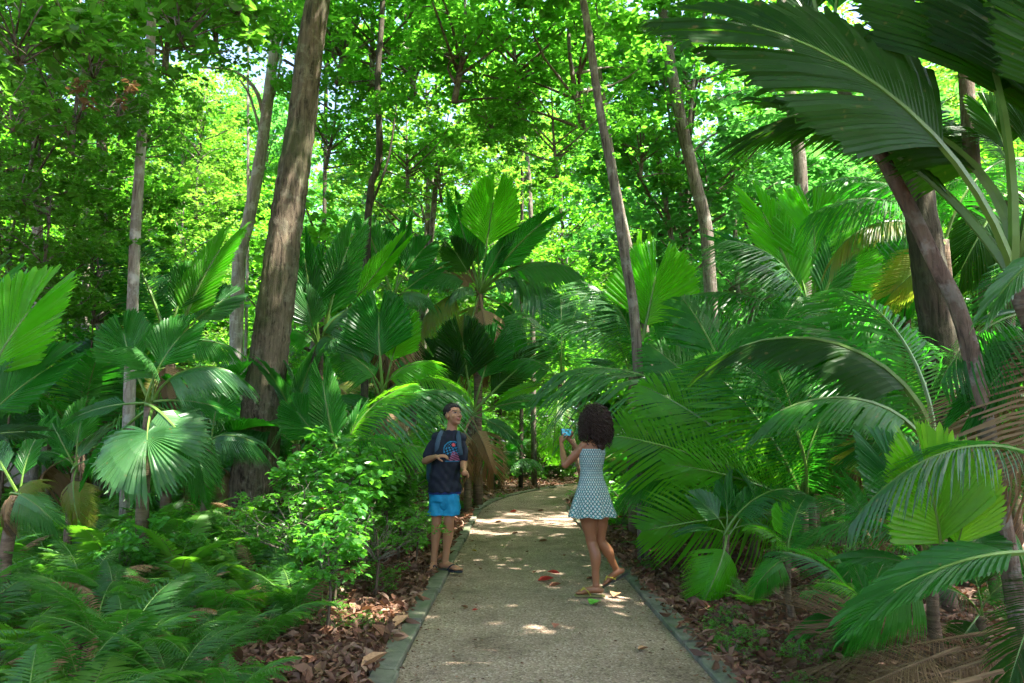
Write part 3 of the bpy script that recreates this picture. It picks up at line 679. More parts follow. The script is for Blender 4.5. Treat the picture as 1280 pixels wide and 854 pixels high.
# ------------------------------------------------------------------ trees whose trunks the photograph shows
def gp(px, Y, dx=0):          # ground point under photo column px
    p = at(px, 600, Y); return Vector((p.x + dx, Y, gzf(p.x, Y) - .08))
def up(px0, py0, px1, py1, Y0, Y1, k):   # continue a trunk past the top of the photo
    a = at(px0, py0, Y0); b = at(px1, py1, Y1); return b + (b - a) * k
Y = 9.6
tr = [gp(316, Y), at(322, 560, Y), at(337, 440, Y), at(356, 290, Y), at(377, 150, Y), at(398, 0, Y)]
tr.append(tr[-1] + Vector((.5, -.1, 2.6))); tr.append(tr[-1] + Vector((.4, .2, 3.0)))
tree(tr, .30, .12, 'bark_big', [('round_a', tr[-1] + Vector((0, 0, .8)), 1.0, 0), ('round_b', tr[-2] + Vector((1.5, -3.0, 1.6)), .75, 1)], 'thick grey brown tree trunk leaning slightly right, rising out of the fern bed', flare=.28, sides=64, n=150, furrow=.045)
Y = 15
tr = [gp(296, Y), at(297, 350, Y), at(310, 280, Y), at(325, 200, Y), at(337, 110, Y), at(346, 30, Y), at(352, -40, Y)]
tree(tr, .15, .10, 'bark_pale', [('round_b', tr[-1] + Vector((0, 0, 2)), .9, 2), ('near_b', at(380, 40, 15.5), .7, 1)], 'forked slender grey tree directly left of the thick trunk',
     limbs=[([at(344, 45, Y), at(352, 22, Y), at(368, -8, Y)], .06, .04), ([at(330, 145, Y), at(318, 110, Y - .1), at(290, 88, Y - .2), at(245, 84, Y - .4)], .055, .02), ([at(326, 165, Y), at(312, 120, Y), at(300, 100, Y)], .035, .02), ([at(329, 150, Y), at(345, 110, Y), at(352, 60, Y), at(356, 10, Y)], .03, .02)])
Y = 7.8
tr = [gp(163, Y), at(168, 320, Y), at(172, 250, Y), at(179, 150, Y), at(188, 60, Y), at(190, -30, Y)]
tree(tr, .062, .048, 'bark_pale', [('round_a', tr[-1] + Vector((-.3, 0, 3.2)), .7, 3)], 'straight pale slender trunk in the left part of the forest')
Y = 10.4
tr = [gp(108, Y), at(108, 290, Y), at(105, 180, Y), at(100, 60, Y), at(98, -40, Y)]
tree(tr, .055, .04, 'bark_pale', [('near_b', tr[-1] + Vector((0, 0, 1)), 1.2, 3)], 'thin whitish trunk behind the dark leafy branches, left of the pale slender one')
Y = 13.2
tr = [gp(455, Y), at(460, 270, Y), at(474, 200, Y), at(472, 100, Y), at(477, 30, Y), at(480, -40, Y)]
tree(tr, .075, .05, 'bark_dark', [('round_b', tr[-1] + Vector((.5, 0, 1.8)), .9, 4)], 'slim dark trunk with a kink behind the upright palm blades', limbs=[([at(462, 262, Y), at(485, 200, Y), at(496, 130, Y)], .03, .015)])
Y = 8.6
tr = [gp(802, Y), at(796, 430, Y), at(781, 320, Y), at(765, 220, Y), at(747, 120, Y), at(729, 0, Y)]
tr.append(tr[-1] + Vector((-.45, .2, 2.8)))
tree(tr, .068, .045, 'bark_mid', [('round_a', tr[-1] + Vector((0, 1.5, 1.2)), .75, 5)], 'slender dark grey trunk leaning left above the woman', n=24)
Y = 14
tr = [gp(895, Y), at(886, 320, Y), at(872, 240, Y), at(853, 160, Y), at(838, 80, Y), at(826, 0, Y)]; tr.append(tr[-1] + Vector((-.2, 0, 1.5)))
tree(tr, .14, .10, 'bark_mid', [('round_b', tr[-1] + Vector((0, 0, 2)), .95, 6)], 'curved grey trunk right of the slender leaning one', limbs=[([at(862, 165, Y), at(866, 110, Y), at(878, 40, Y), at(882, -10, Y)], .045, .03)])
Y = 13
tr = [gp(1010, Y), at(1002, 240, Y), at(993, 160, Y), at(981, 50, Y), at(975, -40, Y)]
tree(tr, .125, .10, 'bark_mid', [('round_a', tr[-1] + Vector((0, 0, 2)), .8, 1)], 'straight grey trunk seen behind the big drooping palm blades')
Y = 7.0
tr = [gp(1200, Y), at(1185, 500, Y), at(1168, 380, Y), at(1150, 260, Y), at(1128, 120, Y), at(1110, 0, Y)]; tr.append(tr[-1] + Vector((-.3, 0, 2.5)))
tree(tr, .175, .125, 'bark_dark', [('round_a', tr[-1] + Vector((0, 0, 1.6)), .9, 2)], 'dark thick trunk standing behind the leaning reddish palm stem', n=80, flare=.2, sides=36, furrow=.05)
Y = 9.5
tr = [gp(1232, Y), at(1225, 340, Y), at(1216, 210, Y), at(1205, 60, Y), at(1200, -50, Y)]
tree(tr, .12, .09, 'bark_red', [('near_b', tr[-1] + Vector((.5, 0, 1)), 1.2, 2)], 'reddish upright trunk between the thick dark trunk and the picture edge', n=20)
Y = 24
tr = [gp(651, Y), at(652, 500, Y), at(652, 400, Y), at(653, 180, Y), at(652, 120, Y)]
tree(tr, .075, .05, 'bark_dark', [('near_a', at(650, 110, Y), .7, 0)], 'very thin straight sapling stem in front of the central palm', sides=7, n=20)
Y = 25
tr = [gp(668, Y), at(662, 230, Y), at(640, 120, Y), at(628, 60, Y)]
tree(tr, .10, .06, 'bark_mid', [('round_b', at(630, 20, Y), .7, 3)], 'thin grey trunk fading up into leaves above the central palm', sides=7)
for i, (px0, px1, Y, r, lab) in enumerate([(303, 310, 18, .045, 'thin pale sapling between the forked tree and the slender trunk'), (1005, 985, 19, .09, 'distant pale trunk leaning behind the right hand palms'), (860, 858, 18, .07, 'small trunk behind the curved grey one'), (520, 548, 21, .06, 'crooked distant stem left of the central palm'), (930, 905, 20, .08, 'slanting distant trunk in the bright leaves on the right'), (395, 408, 19, .07, 'distant trunk peeping out right of the thick trunk'), (48, 40, 11, .09, 'narrow brown trunk by the boulder at the left edge'), (128, 124, 10.5, .10, 'dark trunk under the small leaved bush at left')]):
    tr = [gp(px0, Y), at((px0 + px1) / 2 + 3, 320, Y), at(px1, 40, Y), at(px1, -60, Y)]
    tree(tr, r, r * .6, ['bark_pale', 'bark_mid', 'bark_dark'][i % 3], [(['near_a', 'round_b'][i % 2], tr[-1] + Vector((0, 0, .6)), .8, i)], lab, sides=7)

# leaning reddish palm stem
b0 = Vector(gp(1262, 4.5)); b0.z -= .05
lp = palm(at(1030, 60, 4.7), b0, 0, [('long_dark', 940, -50, .3), ('drape_dark', 900, 30, .3), ('long_green', 1060, -80, .2), ('long_dark', 980, -60, 1)], 'leaning palm with a bare reddish lichened stem crossing the dark trunk', name='leaning_palm')
me = stem_mesh([Vector((0, 0, 0)), at(1216, 450, 4.5) - b0, at(1165, 320, 4.5) - b0, at(1110, 210, 4.6) - b0, at(1062, 130, 4.7) - b0, at(1030, 60, 4.7) - b0], .056, .038, M['bark_red'], sides=16, n=30)
link('trunk', me, lp)

# overhanging trees whose leaves hang into the top of the picture
def hang(px0, py0, px1, py1, Y, n, keys, s):
    out = []
    for i in range(n):
        f = i / max(1, n - 1)
        out.append((keys[i % len(keys)], at(px0 + (px1 - px0) * f + rnd.uniform(-25, 25), py0 + (py1 - py0) * f + rnd.uniform(-20, 20), Y + rnd.uniform(-.8, .8)), s * rnd.uniform(.8, 1.15), i * 1.3))
    return out
tree([(-6.2, 6.5, 0), (-6.0, 6.5, 2.5), (-5.6, 6.6, 5), (-4.8, 6.8, 7)], .17, .09, 'bark_dark', hang(-30, 20, 120, 110, 7.5, 3, ['near_b'], .5) + hang(-30, 230, 50, 280, 7.5, 2, ['near_b'], .35) + [('round_a', (-3.6, 5.5, 8.6), .85, 1)], 'dark leafed tree standing outside the left edge with branches over the ferns', name='shade_tree')
tree([(-8.2, 13, 0), (-8.0, 13, 3), (-7.6, 13, 6), (-7.2, 13, 9)], .07, .05, 'bark_dark', hang(170, 60, 290, -20, 12, 3, ['near_b', 'near_a'], .75) + hang(180, 170, 240, 200, 12, 1, ['near_a'], .45), 'slim tree whose dark leaves hang in front of the pale slender trunk', name='shade_tree')
tree([(2.6, 12.5, 0), (2.4, 12.5, 3), (1.9, 12.5, 6), (1.6, 12.4, 8.2)], .07, .05, 'bark_mid', hang(560, 40, 740, 60, 11.5, 3, ['near_a'], .8) + hang(600, 140, 700, 150, 12, 2, ['near_a'], .55), 'broad leafed tree hanging over the path above the bend', name='shade_tree')
tree([(4.4, 16.5, 0), (4.2, 16.5, 3), (3.8, 16.5, 6), (3.4, 16.4, 9)], .09, .06, 'bark_mid', hang(740, 20, 860, 60, 15, 3, ['near_a'], .9) + hang(800, 160, 880, 200, 15.5, 2, ['near_a'], .6), 'leafy tree behind the slender leaning trunk', name='shade_tree')
tree([(-2.3, 17, 0), (-2.3, 17, 3), (-2.0, 17, 6), (-1.8, 17, 9)], .08, .06, 'bark_mid', hang(430, 20, 540, 50, 15.5, 3, ['near_a'], .95) + hang(430, 150, 560, 190, 16, 3, ['near_a'], .7), 'leafy tree behind the kinked dark trunk', name='shade_tree')

tree([(-4.9, 4.3, 0), (-4.8, 4.4, 2.5), (-4.4, 4.6, 4.2), (-3.4, 4.9, 5.0)], .10, .05, 'bark_dark', [('sprig', at(30, 30, 5.2), .8, 0), ('sprig', at(120, 60, 5.4), .7, 1), ('sprig', at(230, 5, 5.6), .8, 2), ('sprig', at(20, 130, 5.0), .5, 3), ('sprig', at(150, 120, 5.3), .4, 4), ('sprig', at(300, -20, 5.8), .7, 5), ('sprig_brown', at(140, 110, 5.1), .45, 2)], 'near tree whose large leaves, some withered brown, dangle in the top left corner', name='shade_tree')
# unseen crowns added above the frame to shade the path; gaps drop sun flecks
CAN = [(-2.4, 4.5, 9.5, 'round_a', 1.0), (2.9, 6.0, 9.0, 'round_b', 1.0), (5.8, 9.5, 10.0, 'round_a', .6), (4.3, 4.3, 9.6, 'round_b', .8), (4.1, 8.0, 9.7, 'round_a', .7), (5.0, .5, 9.4, 'round_b', 1.0), (3.0, 1.5, 10.5, 'round_a', .9), (1.8, 0.2, 9.2, 'round_b', .9), (3.6, -1.5, 9.8, 'round_b', .9), (0.4, 2.0, 9.0, 'round_b', .95), (5.2, 3.0, 8.6, 'round_a', .95), (0.8, -3.0, 8.8, 'round_a', 1)]
for i, (x, y, z, k, s) in enumerate(CAN):
    bx = x + (3.2 if x > .5 else -3.2) * (1 if abs(x) < 3 else .4); by = y - 6.5 if y < 8 else y + 1
    if y >= 8: bx = x + (4.5 if x > 0 else -4.5)
    tree([(bx, by, gzf(bx, by) - .1), (bx, by, z * .5), (bx + (x - bx) * .4, by + (y - by) * .4, z * .8), (x, y, z)], .16, .07, 'bark_mid', [(k, (x, y, z), s, i * 1.7)], 'unseen tall tree added so that its crown shades the path', name='unseen_shade_tree', group='unseen trees added to shade the path')

# the forest behind
rs2 = random.Random(21); placed = []
zones = ['far left behind the pale trunks', 'in the middle beyond the central palm', 'far right beyond the palms']
tries = 0
while len(placed) < 50 and tries < 4000:
    tries += 1
    y = 17 + 30 * rs2.random() ** 1.1; x = rs2.uniform(-.80, .80) * (y + 2)
    if abs(x - float(path_c(min(y, 30)))) < 1.6 and y < 34: continue
    if any((x - a) ** 2 + (y - b) ** 2 < (2.9 + y * .02) ** 2 for a, b in placed): continue
    placed.append((x, y))
    k = rs2.choice(['tall_a', 'tall_c', 'tall_b', 'tall_a', 'round_b'])
    s = rs2.uniform(.85, 1.2) * (1 + (y - 17) * .012)
    rz = CR[k][3] * s; zc = rs2.uniform(.85, 1.5) * rz + rs2.uniform(1.0, 3.5)
    g = gzf(max(-39, x), y) - .1; z = zones[0 if x < -.22 * y else (1 if x < .2 * y else 2)]
    crowns = [(k, (x, y, zc), s, rs2.uniform(0, 6))]
    if y > 27: crowns.append((rs2.choice(['tall_c', 'tall_a', 'tall_b']), (x + rs2.uniform(-1, 1), y + 1, zc + rz * 1.35), s * .9, rs2.uniform(0, 6)))
    tree([(x, y, g), (x + rs2.uniform(-.3, .3), y, zc * .5), (x + rs2.uniform(-.4, .4), y, zc)], rs2.uniform(.08, .16), .06, rs2.choice(['bark_pale', 'bark_mid', 'bark_dark']), crowns, 'bright green leafy forest tree ' + z, name='forest_tree', group='forest trees ' + z, sides=7, n=8)
# ring of trees further back and to the sides so that the forest closes
V = []; 
for i in range(70):
    a = -1.15 + 2.3 * i / 69 + rs2.uniform(-.02, .02); d = rs2.uniform(50, 64)
    x, y = math.sin(a) * d, math.cos(a) * d; V.append((x, y))
for i, (x, y) in enumerate(V):
    k = ['tall_a', 'tall_b', 'tall_c'][i % 3]; s = rs2.uniform(1.7, 2.2); rz = CR[k][3] * s
    root = link('far_tree', None, None, (x, y, 0), label='leafy tree of the far forest edge beyond all other trees', cat='tree', group='trees of the far forest')
    link('trunk', stem_mesh([Vector((0, 0, -.5)), Vector((.1, 0, rz * .6)), Vector((0, 0, rz * 1.2))], .2, .1, M['bark_mid'], sides=6, n=4), root)
    add_crown(root, k, (0, 0, rz * .95), s, i * 1.1)
    if i % 3 == 0: add_crown(root, k, (1, 1, rz * 1.95), s * .8, i * 2.3)
# ------------------------------------------------------------------ palms placed by eye from the photograph
F_ = (0, -1, .25); T_ = (0, -.35, .95); S_ = (0, -.7, .7)
def pg(px, Y, off=0): q = at(px, 600, Y); return Vector((q.x, Y, gzf(q.x, Y) - .05))
palm(at(-50, 560, 3.7), pg(-50, 3.7), .05, [('wide_bright', 72, 345, .1, F_, 1.0), ('wide_green', 92, 440, 0, F_, .8), ('long_green', 10, 330, .3, F_), ('long_dark', 60, 540, -.1, S_), ('wide_green', -60, 360, .2, F_)], 'palm at the left edge with broad upright bright green pleated blades')
palm(at(20, 620, 5.2), pg(20, 5.2), .05, [('long_green', 62, 520, .2, S_), ('drape_old', 55, 600, -.1, S_), ('drape_blue', 75, 660, -.1, S_), ('long_blue', -30, 520, .1, S_), ('drape_dead', 10, 660, -.1, F_)], 'low palm with limp bluish and brown leaves below the left edge blades')
palm(at(188, 505, 6.4), pg(188, 6.4), .06, [('fan_blue', 182, 600, -.7, (0, -1, .55), 1.0, 'huge pale green fan leaf turned to the camera'), ('wide_green', 150, 395, .2, F_, 1.1), ('wide_green', 245, 400, .1, F_, 1.1), ('drape_blue', 305, 470, .1, T_, 1), ('drape_blue', 160, 430, -.4, T_, 1),
     ('drape_blue', 262, 600, -.2, S_), ('long_green', 75, 530, .1, S_), ('narrow_green', 100, 610, .3, S_), ('drape_green', 235, 560, .4, S_), ('long_green', 300, 520, .6, S_)], 'palm left of the thick trunk with one huge round pale fan leaf', name='fan_palm')
palm(at(214, 440, 9.0), pg(214, 9.0), .07, [('long_bright', 296, 280, .2, F_, 1.1), ('long_green', 128, 380, 0, S_), ('wide_green', 255, 330, .3, F_), ('narrow_green', 205, 345, .2, F_), ('wide_blue', 300, 365, .4, F_), ('long_green', 160, 350, .5, F_), ('drape_green', 300, 440, 0, S_), ('drape_blue', 120, 470, 0, S_), ('pinnate_green', 140, 300, .5), ('drape_dead', 225, 540, -.1, F_)], 'palm with a long sunlit blade bending towards the thick trunk')
palm(at(70, 470, 9.8), pg(70, 9.8), .06, [('droopy_blue', 90, 380, 0), ('drape_blue', 110, 430, 0), ('droopy_green', 10, 400, 0), ('pinnate_green', 130, 420, 0), ('drape_green', 20, 500, 0), ('droopy_green', 130, 520, 0)], 'feathery palm half hidden under the small leaved bush')
palm(at(400, 440, 10.6), pg(400, 10.6), .07, [('narrow_green', 376, 285, 0, F_, 1.3), ('long_green', 448, 275, .2, F_, 1.2), ('wide_green', 410, 310, .3, F_), ('drape_blue', 425, 430, -.6, S_), ('wide_blue', 380, 360, -.3, F_), ('narrow_bright', 512, 290, .2, F_), ('drape_green', 345, 410, -.2, S_), ('long_green', 350, 330, .4, F_), ('drape_blue', 460, 380, .1, S_), ('drape_dead', 395, 560, 0, F_)], 'tall palm right of the thick trunk with upright blades')
palm(at(492, 375, 13.5), pg(492, 13.5), .08, [('long_green', 450, 262, 0, F_, 1.2), ('narrow_green', 512, 262, .2, F_), ('wide_green', 540, 300, .2, F_), ('drape_blue', 545, 380, -.2, S_), ('drape_blue', 430, 350, 0, S_), ('wide_green', 470, 290, .4, F_), ('drape_green', 500, 450, -.3, S_), ('long_green', 560, 330, .1, F_), ('drape_dead', 490, 490, 0, F_)], 'palm with dark upright blades between the tall palm and the central one')
palm(at(600, 368, 16.5), pg(598, 16.5), .11, [('wide_bright', 622, 222, 0, F_, .9), ('narrow_green', 563, 235, .1, F_, 1.2), ('long_green', 698, 262, .1, F_, 1.0), ('narrow_blue', 594, 265, .3, F_), ('wide_dark', 560, 300, -.2, (0, -1, -.1), 1.1), ('long_green', 640, 290, -.2, F_), ('drape_green', 520, 350, -.1, T_), ('drape_blue', 672, 360, -.1, T_), ('drape_blue', 560, 372, -.5, T_),
     ('drape_green', 735, 345, .2, T_), ('drape_blue', 735, 400, -.1, T_), ('drape_old', 520, 420, .2, T_), ('drape_green', 660, 440, .3, S_), ('drape_old', 580, 450, -.3, F_), ('fan_dead', 565, 335, -.2, F_, 1, 'brown withered leaf tip'), ('drape_dead', 615, 470, 0, F_), ('drape_dead', 590, 480, .1, F_)], 'tall central palm crowned by an upright bright fan of pleated blades', name='fan_palm')
palm(at(590, 520, 15.0), pg(585, 15.0), .085, [('wide_dark', 575, 400, 0, F_, 1.2), ('wide_dark', 530, 430, -.1, F_), ('long_dark', 690, 425, .1, F_, 1.1), ('long_blue', 655, 560, -.3, S_), ('wide_green', 625, 410, .2, F_), ('drape_green', 500, 470, 0, S_), ('long_green', 700, 500, .2, S_), ('drape_dead', 560, 610, 0, F_), ('drape_dead', 620, 600, 0, F_)], 'palm under the central one with broad dark green blades')
palm(at(478, 495, 9.8), pg(478, 9.8), .055, [('wide_green', 474, 368, 0, F_, 1.25), ('wide_bright', 510, 390, .2, F_), ('drape_bright', 548, 450, -.1, S_), ('pinnate_bright', 588, 500, -.1, T_), ('drape_green', 420, 440, 0, S_), ('wide_blue', 440, 410, .2, F_), ('drape_dead', 500, 590, 0, F_)], 'palm with one very broad bright blade in front of the thicket')
palm(at(425, 585, 8.4), pg(425, 8.4), .05, [('pinnate_bright', 555, 570, -.2, S_, 1.2), ('pinnate_bright', 520, 480, 0, T_, 1.1), ('droopy_blue', 570, 490, .2, T_), ('long_green', 400, 450, .1, F_, 1.2), ('wide_green', 360, 500, .1, F_), ('drape_green', 480, 600, -.4, S_), ('long_green', 455, 500, .2, F_), ('drape_green', 350, 590, -.3, S_), ('pinnate_green', 500, 560, -.5, T_)], 'feather leaved palm directly behind the man')
palm(at(1005, 640, 7.3), pg(1005, 7.3), .055, [('pinnate_bright', 800, 665, -.3, (.3, -1, .3), 1.1), ('pinnate_bright', 795, 480, .5, F_, 1.0), ('pinnate_bright', 740, 545, .7, F_, 1.0), ('pinnate_bright', 865, 450, .4, F_, 1.1), ('wide_green', 900, 560, .3, F_), ('long_green', 960, 530, .2, F_), ('pinnate_bright', 870, 650, -.4, F_, .9), ('pinnate_bright', 830, 580, -.2, F_, 1), ('droopy_green', 900, 440, .2, T_), ('pinnate_green', 950, 420, .2, F_), ('droopy_green', 1060, 480, 0, T_), ('pinnate_old', 870, 600, 0, F_)], 'big feather leaved palm beside the woman spreading over the kerb', name='feather_palm')
palm(at(940, 590, 8.2), pg(940, 8.2), .06, [('pinnate_bright', 780, 520, .2, F_, 1.1), ('pinnate_green', 810, 430, .3, F_, 1.0), ('wide_green', 850, 470, .4, F_), ('droopy_green', 1000, 370, .2, T_), ('pinnate_green', 790, 560, -.1, F_, 1.3), ('droopy_blue', 690, 470, .8, T_), ('pinnate_green', 850, 370, .6, F_), ('pinnate_old', 900, 500, -.2, F_), ('droopy_green', 1040, 420, 0, T_), ('pinnate_bright', 820, 600, .3, F_), ('drape_old', 1010, 520, .2, S_)], 'second feather leaved palm behind the one beside the woman', name='feather_palm')
palm(at(790, 470, 11.2), pg(790, 11.2), .07, [('wide_bright', 826, 310, -.1, F_, 1.35, 'round sunlit blade with bright sun spots'), ('narrow_yellow', 806, 285, .3, F_), ('wide_green', 870, 380, .2, F_), ('droopy_blue', 725, 350, 0, T_), ('droopy_blue', 700, 400, .1, T_), ('pinnate_bright', 750, 400, .2, F_), ('long_blue', 730, 450, 0, S_), ('wide_blue', 760, 370, .3, F_), ('pinnate_green', 880, 450, .3, T_), ('long_green', 700, 500, .2, S_)], 'palm with a round sun spotted blade right of the slender trunk')
palm(at(700, 480, 13.5), pg(742, 13.8), .06, [('droopy_blue', 650, 390, 0, T_), ('droopy_blue', 740, 360, 0, T_), ('drape_green', 640, 450, 0, S_), ('pinnate_green', 700, 370, .3, F_), ('droopy_green', 760, 450, 0, T_), ('long_bright', 620, 500, .2, S_), ('pinnate_bright', 690, 580, 0, S_)], 'bluish feathery palm between the central palm and the slender trunk')
palm(at(1010, 420, 9.2), pg(1010, 9.2), .075, [('long_bright', 935, 232, .1, F_, 1.2), ('wide_bright', 1010, 238, .3, F_, 1.1), ('long_green', 890, 290, .1, S_), ('droopy_blue', 905, 300, -.3, T_), ('droopy_blue', 940, 330, -.4, T_), ('wide_bright', 1075, 300, .3, F_), ('droopy_green', 860, 370, -.2, T_), ('pinnate_bright', 960, 290, .6, F_), ('long_green', 1060, 260, .2, F_), ('droopy_green', 1090, 400, 0, T_), ('droopy_blue', 1000, 480, -.4, T_)], 'palm with sun bright yellow green blades below the grey trunk on the right')
palm(at(1170, 590, 5.8), pg(1175, 5.8), .06, [('arch_dark', 880, 450, .4, (0, -.3, .95), .7, 'long undivided leaf arching to the left'), ('arch_green', 940, 530, -.2, T_, .9), ('droopy_green', 1040, 360, .8, T_), ('droopy_green', 950, 400, .9, T_), ('drape_old', 1050, 560, .2, F_), ('drape_green', 1060, 560, -.1, S_)], 'palm with a long dark undivided leaf arching left from the right edge', name='stilt_palm')
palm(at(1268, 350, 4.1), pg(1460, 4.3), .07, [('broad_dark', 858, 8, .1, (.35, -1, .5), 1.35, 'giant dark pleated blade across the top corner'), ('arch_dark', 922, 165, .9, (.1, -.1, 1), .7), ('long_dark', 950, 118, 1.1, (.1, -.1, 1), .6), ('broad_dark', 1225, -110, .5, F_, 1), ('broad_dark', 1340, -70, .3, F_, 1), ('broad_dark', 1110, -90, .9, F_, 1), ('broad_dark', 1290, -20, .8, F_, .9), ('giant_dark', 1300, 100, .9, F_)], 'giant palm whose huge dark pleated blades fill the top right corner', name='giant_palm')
palm(at(1330, 300, 3.6), pg(1420, 3.8), .06, [('broad_dark', 1275, -90, 0, F_, 1.0), ('long_blue', 1225, 400, -.2, (0, -.3, 1), .8)], 'palm at the upper right edge with one dark upright blade')
palm(at(908, 668, 6.6), pg(908, 6.6), .035, [('wide_blue', 862, 618, 0, S_, 1.1), ('wide_green', 945, 612, .1, F_, 1.0), ('long_green', 842, 668, -.1, T_, 1.1), ('drape_bright', 872, 768, -.3, F_, 1.0), ('long_green', 965, 660, .1, T_), ('pinnate_green', 1010, 620, .2, T_), ('wide_green', 905, 600, .2, F_)], 'small young palm with short bluish blades on the litter right of the kerb', name='young_palm')
palm(at(1165, 735, 4.3), pg(1165, 4.3), .04, [('wide_yellow', 1140, 545, -.4, F_, 1.25, 'yellow green backlit pleated blade'), ('wide_yellow', 1215, 560, -.3, F_, .8), ('wide_blue', 1085, 545, .0, F_, 1.0), ('pinnate_green', 1025, 660, -.1, T_), ('long_green', 1045, 700, -.2, T_), ('drape_green', 1060, 790, -.2, S_, 1), ('wide_green', 1240, 640, .3, F_)], 'young palm with a glowing yellow green blade in the lower right', name='young_palm')
palm(at(1330, 690, 3.7), pg(1340, 3.8), .05, [('long_green', 1052, 778, -.1, T_, .9), ('pinnate_dark', 1260, 860, -.3, T_)], 'palm at the right edge reaching in with a folded blade and pale leaflets', name='feather_palm')
palm(at(1320, 400, 4.6), pg(1350, 4.6), .06, [('pinnate_dead', 1215, 650, -.1, F_, 1.0), ('pinnate_dead', 1255, 600, 0, F_, .9), ('pinnate_dead', 1190, 560, .1, F_, .7), ('long_blue', 1225, 400, 0, T_, .8), ('droopy_green', 1175, 480, 0, T_), ('wide_green', 1235, 450, .1, F_), ('long_green', 1190, 540, -.1, S_)], 'palm at the right edge with withered tan leaves hanging beside the leaning stem')
palm(at(1320, 585, 3.9), pg(1360, 3.9), .04, [('pinnate_blue', 1060, 662, -.1, T_, .6)], 'low palm at the right edge reaching in with pale separate leaflets', name='feather_palm')
palm(at(1180, 300, 7.6), pg(1215, 7.8), .06, [('arch_old', 1030, 335, 0, (0, -.2, 1), 1.4), ('drape_old', 1100, 380, .1, F_), ('droopy_green', 1060, 230, .2, T_), ('droopy_green', 1010, 270, 0, T_), ('droopy_green', 1290, 200, .2, T_)], 'palm with olive drooping blades behind the leaning reddish stem')
palm(at(1075, 780, 5.0), pg(1075, 5.0), .03, [('drape_dead', 1020, 770, -.3, F_, 1.2, 'folded grey tan dead leaf'), ('pinnate_green', 1000, 740, -.2, T_), ('pinnate_green', 960, 690, 0, T_), ('long_green', 990, 800, -.3, T_), ('drape_dead', 1120, 800, -.2, F_), ('pinnate_green', 1120, 700, 0, T_)], 'seedling palm with a folded dead leaf among the dry litter', name='young_palm')

palm(at(1135, 255, 9.8), pg(1130, 9.8), .07, [('droopy_green', 1010, 240, 0, T_), ('droopy_green', 1060, 160, .2, T_), ('pinnate_dark', 1150, 120, .2, F_), ('droopy_blue', 1040, 350, -.1, T_), ('pinnate_dark', 1220, 170, .2, T_), ('droopy_green', 1250, 290, 0, T_), ('pinnate_dark', 1090, 130, .3, F_), ('drape_green', 1120, 400, -.2, S_), ('wide_dark', 1180, 150, .3, F_)], 'tall feathery palm shading the gap behind the leaning reddish stem', name='feather_palm')
palm(at(1262, 240, 9.2), pg(1262, 9.2), .07, [('wide_dark', 1290, 110, .1, F_), ('wide_dark', 1220, 120, .2, F_), ('droopy_green', 1160, 250, 0, T_), ('drape_dark', 1190, 360, -.1, S_), ('drape_green', 1290, 380, 0, S_), ('pinnate_dark', 1180, 160, .3, T_), ('droopy_blue', 1240, 400, -.1, S_)], 'dark tall palm behind the reddish upright trunk at the right', name='feather_palm')
palm(at(1235, 640, 6.0), pg(1235, 6.0), .05, [('droopy_green', 1150, 560, 0, T_), ('wide_dark', 1200, 500, .2, F_), ('pinnate_dark', 1270, 480, .2, F_), ('droopy_green', 1290, 600, 0, T_), ('drape_dark', 1170, 720, -.1, S_), ('pinnate_green', 1120, 640, 0, T_), ('drape_green', 1280, 740, -.1, S_)], 'shaded palm low down behind the glowing yellow green blade', name='feather_palm')
palm(at(1095, 690, 6.2), pg(1095, 6.2), .04, [('droopy_green', 1030, 620, 0, T_), ('long_green', 1050, 590, .1, F_), ('wide_dark', 1110, 580, .2, F_), ('pinnate_dark', 1160, 640, 0, T_), ('drape_green', 1040, 740, -.1, S_), ('pinnate_green', 990, 680, 0, T_), ('drape_dead', 1110, 780, -.2, S_)], 'low palm between the small young palm and the yellow green blade', name='young_palm')
palm(at(1225, 770, 4.9), pg(1225, 4.9), .035, [('pinnate_dark', 1130, 740, 0, T_), ('wide_dark', 1200, 680, .2, F_), ('droopy_green', 1290, 720, 0, T_), ('drape_dark', 1180, 830, -.1, S_), ('pinnate_green', 1290, 800, -.1, T_)], 'dark low palm in the bottom right corner above the dry fronds', name='young_palm')
palm(at(1000, 560, 10.2), pg(1000, 10.2), .05, [('wide_green', 975, 450, 0, F_), ('pinnate_green', 1040, 470, 0, T_), ('wide_blue', 1010, 440, .2, F_), ('droopy_green', 930, 500, 0, T_), ('drape_dead', 990, 660, -.1, S_), ('drape_green', 940, 600, 0, S_)], 'palm deep in the thicket between the two feather leaved palms')

palm(at(985, 700, 5.6), pg(985, 5.6), .03, [('pinnate_bright', 930, 660, 0, T_), ('wide_bright', 975, 630, .1, F_), ('long_green', 1030, 660, 0, S_), ('pinnate_bright', 1050, 700, -.1, T_), ('drape_green', 940, 740, -.1, S_), ('pinnate_green', 1010, 620, .2, T_)], 'bright little palm right of the small young palm', name='young_palm')
palm(at(1085, 770, 4.6), pg(1085, 4.6), .025, [('pinnate_bright', 1020, 730, 0, T_), ('long_green', 1060, 690, .1, F_), ('pinnate_bright', 1150, 740, 0, T_), ('pinnate_green', 1110, 700, .2, T_), ('drape_green', 1050, 810, -.1, S_)], 'lowest bright seedling palm just above the heap of dry fronds', name='young_palm')

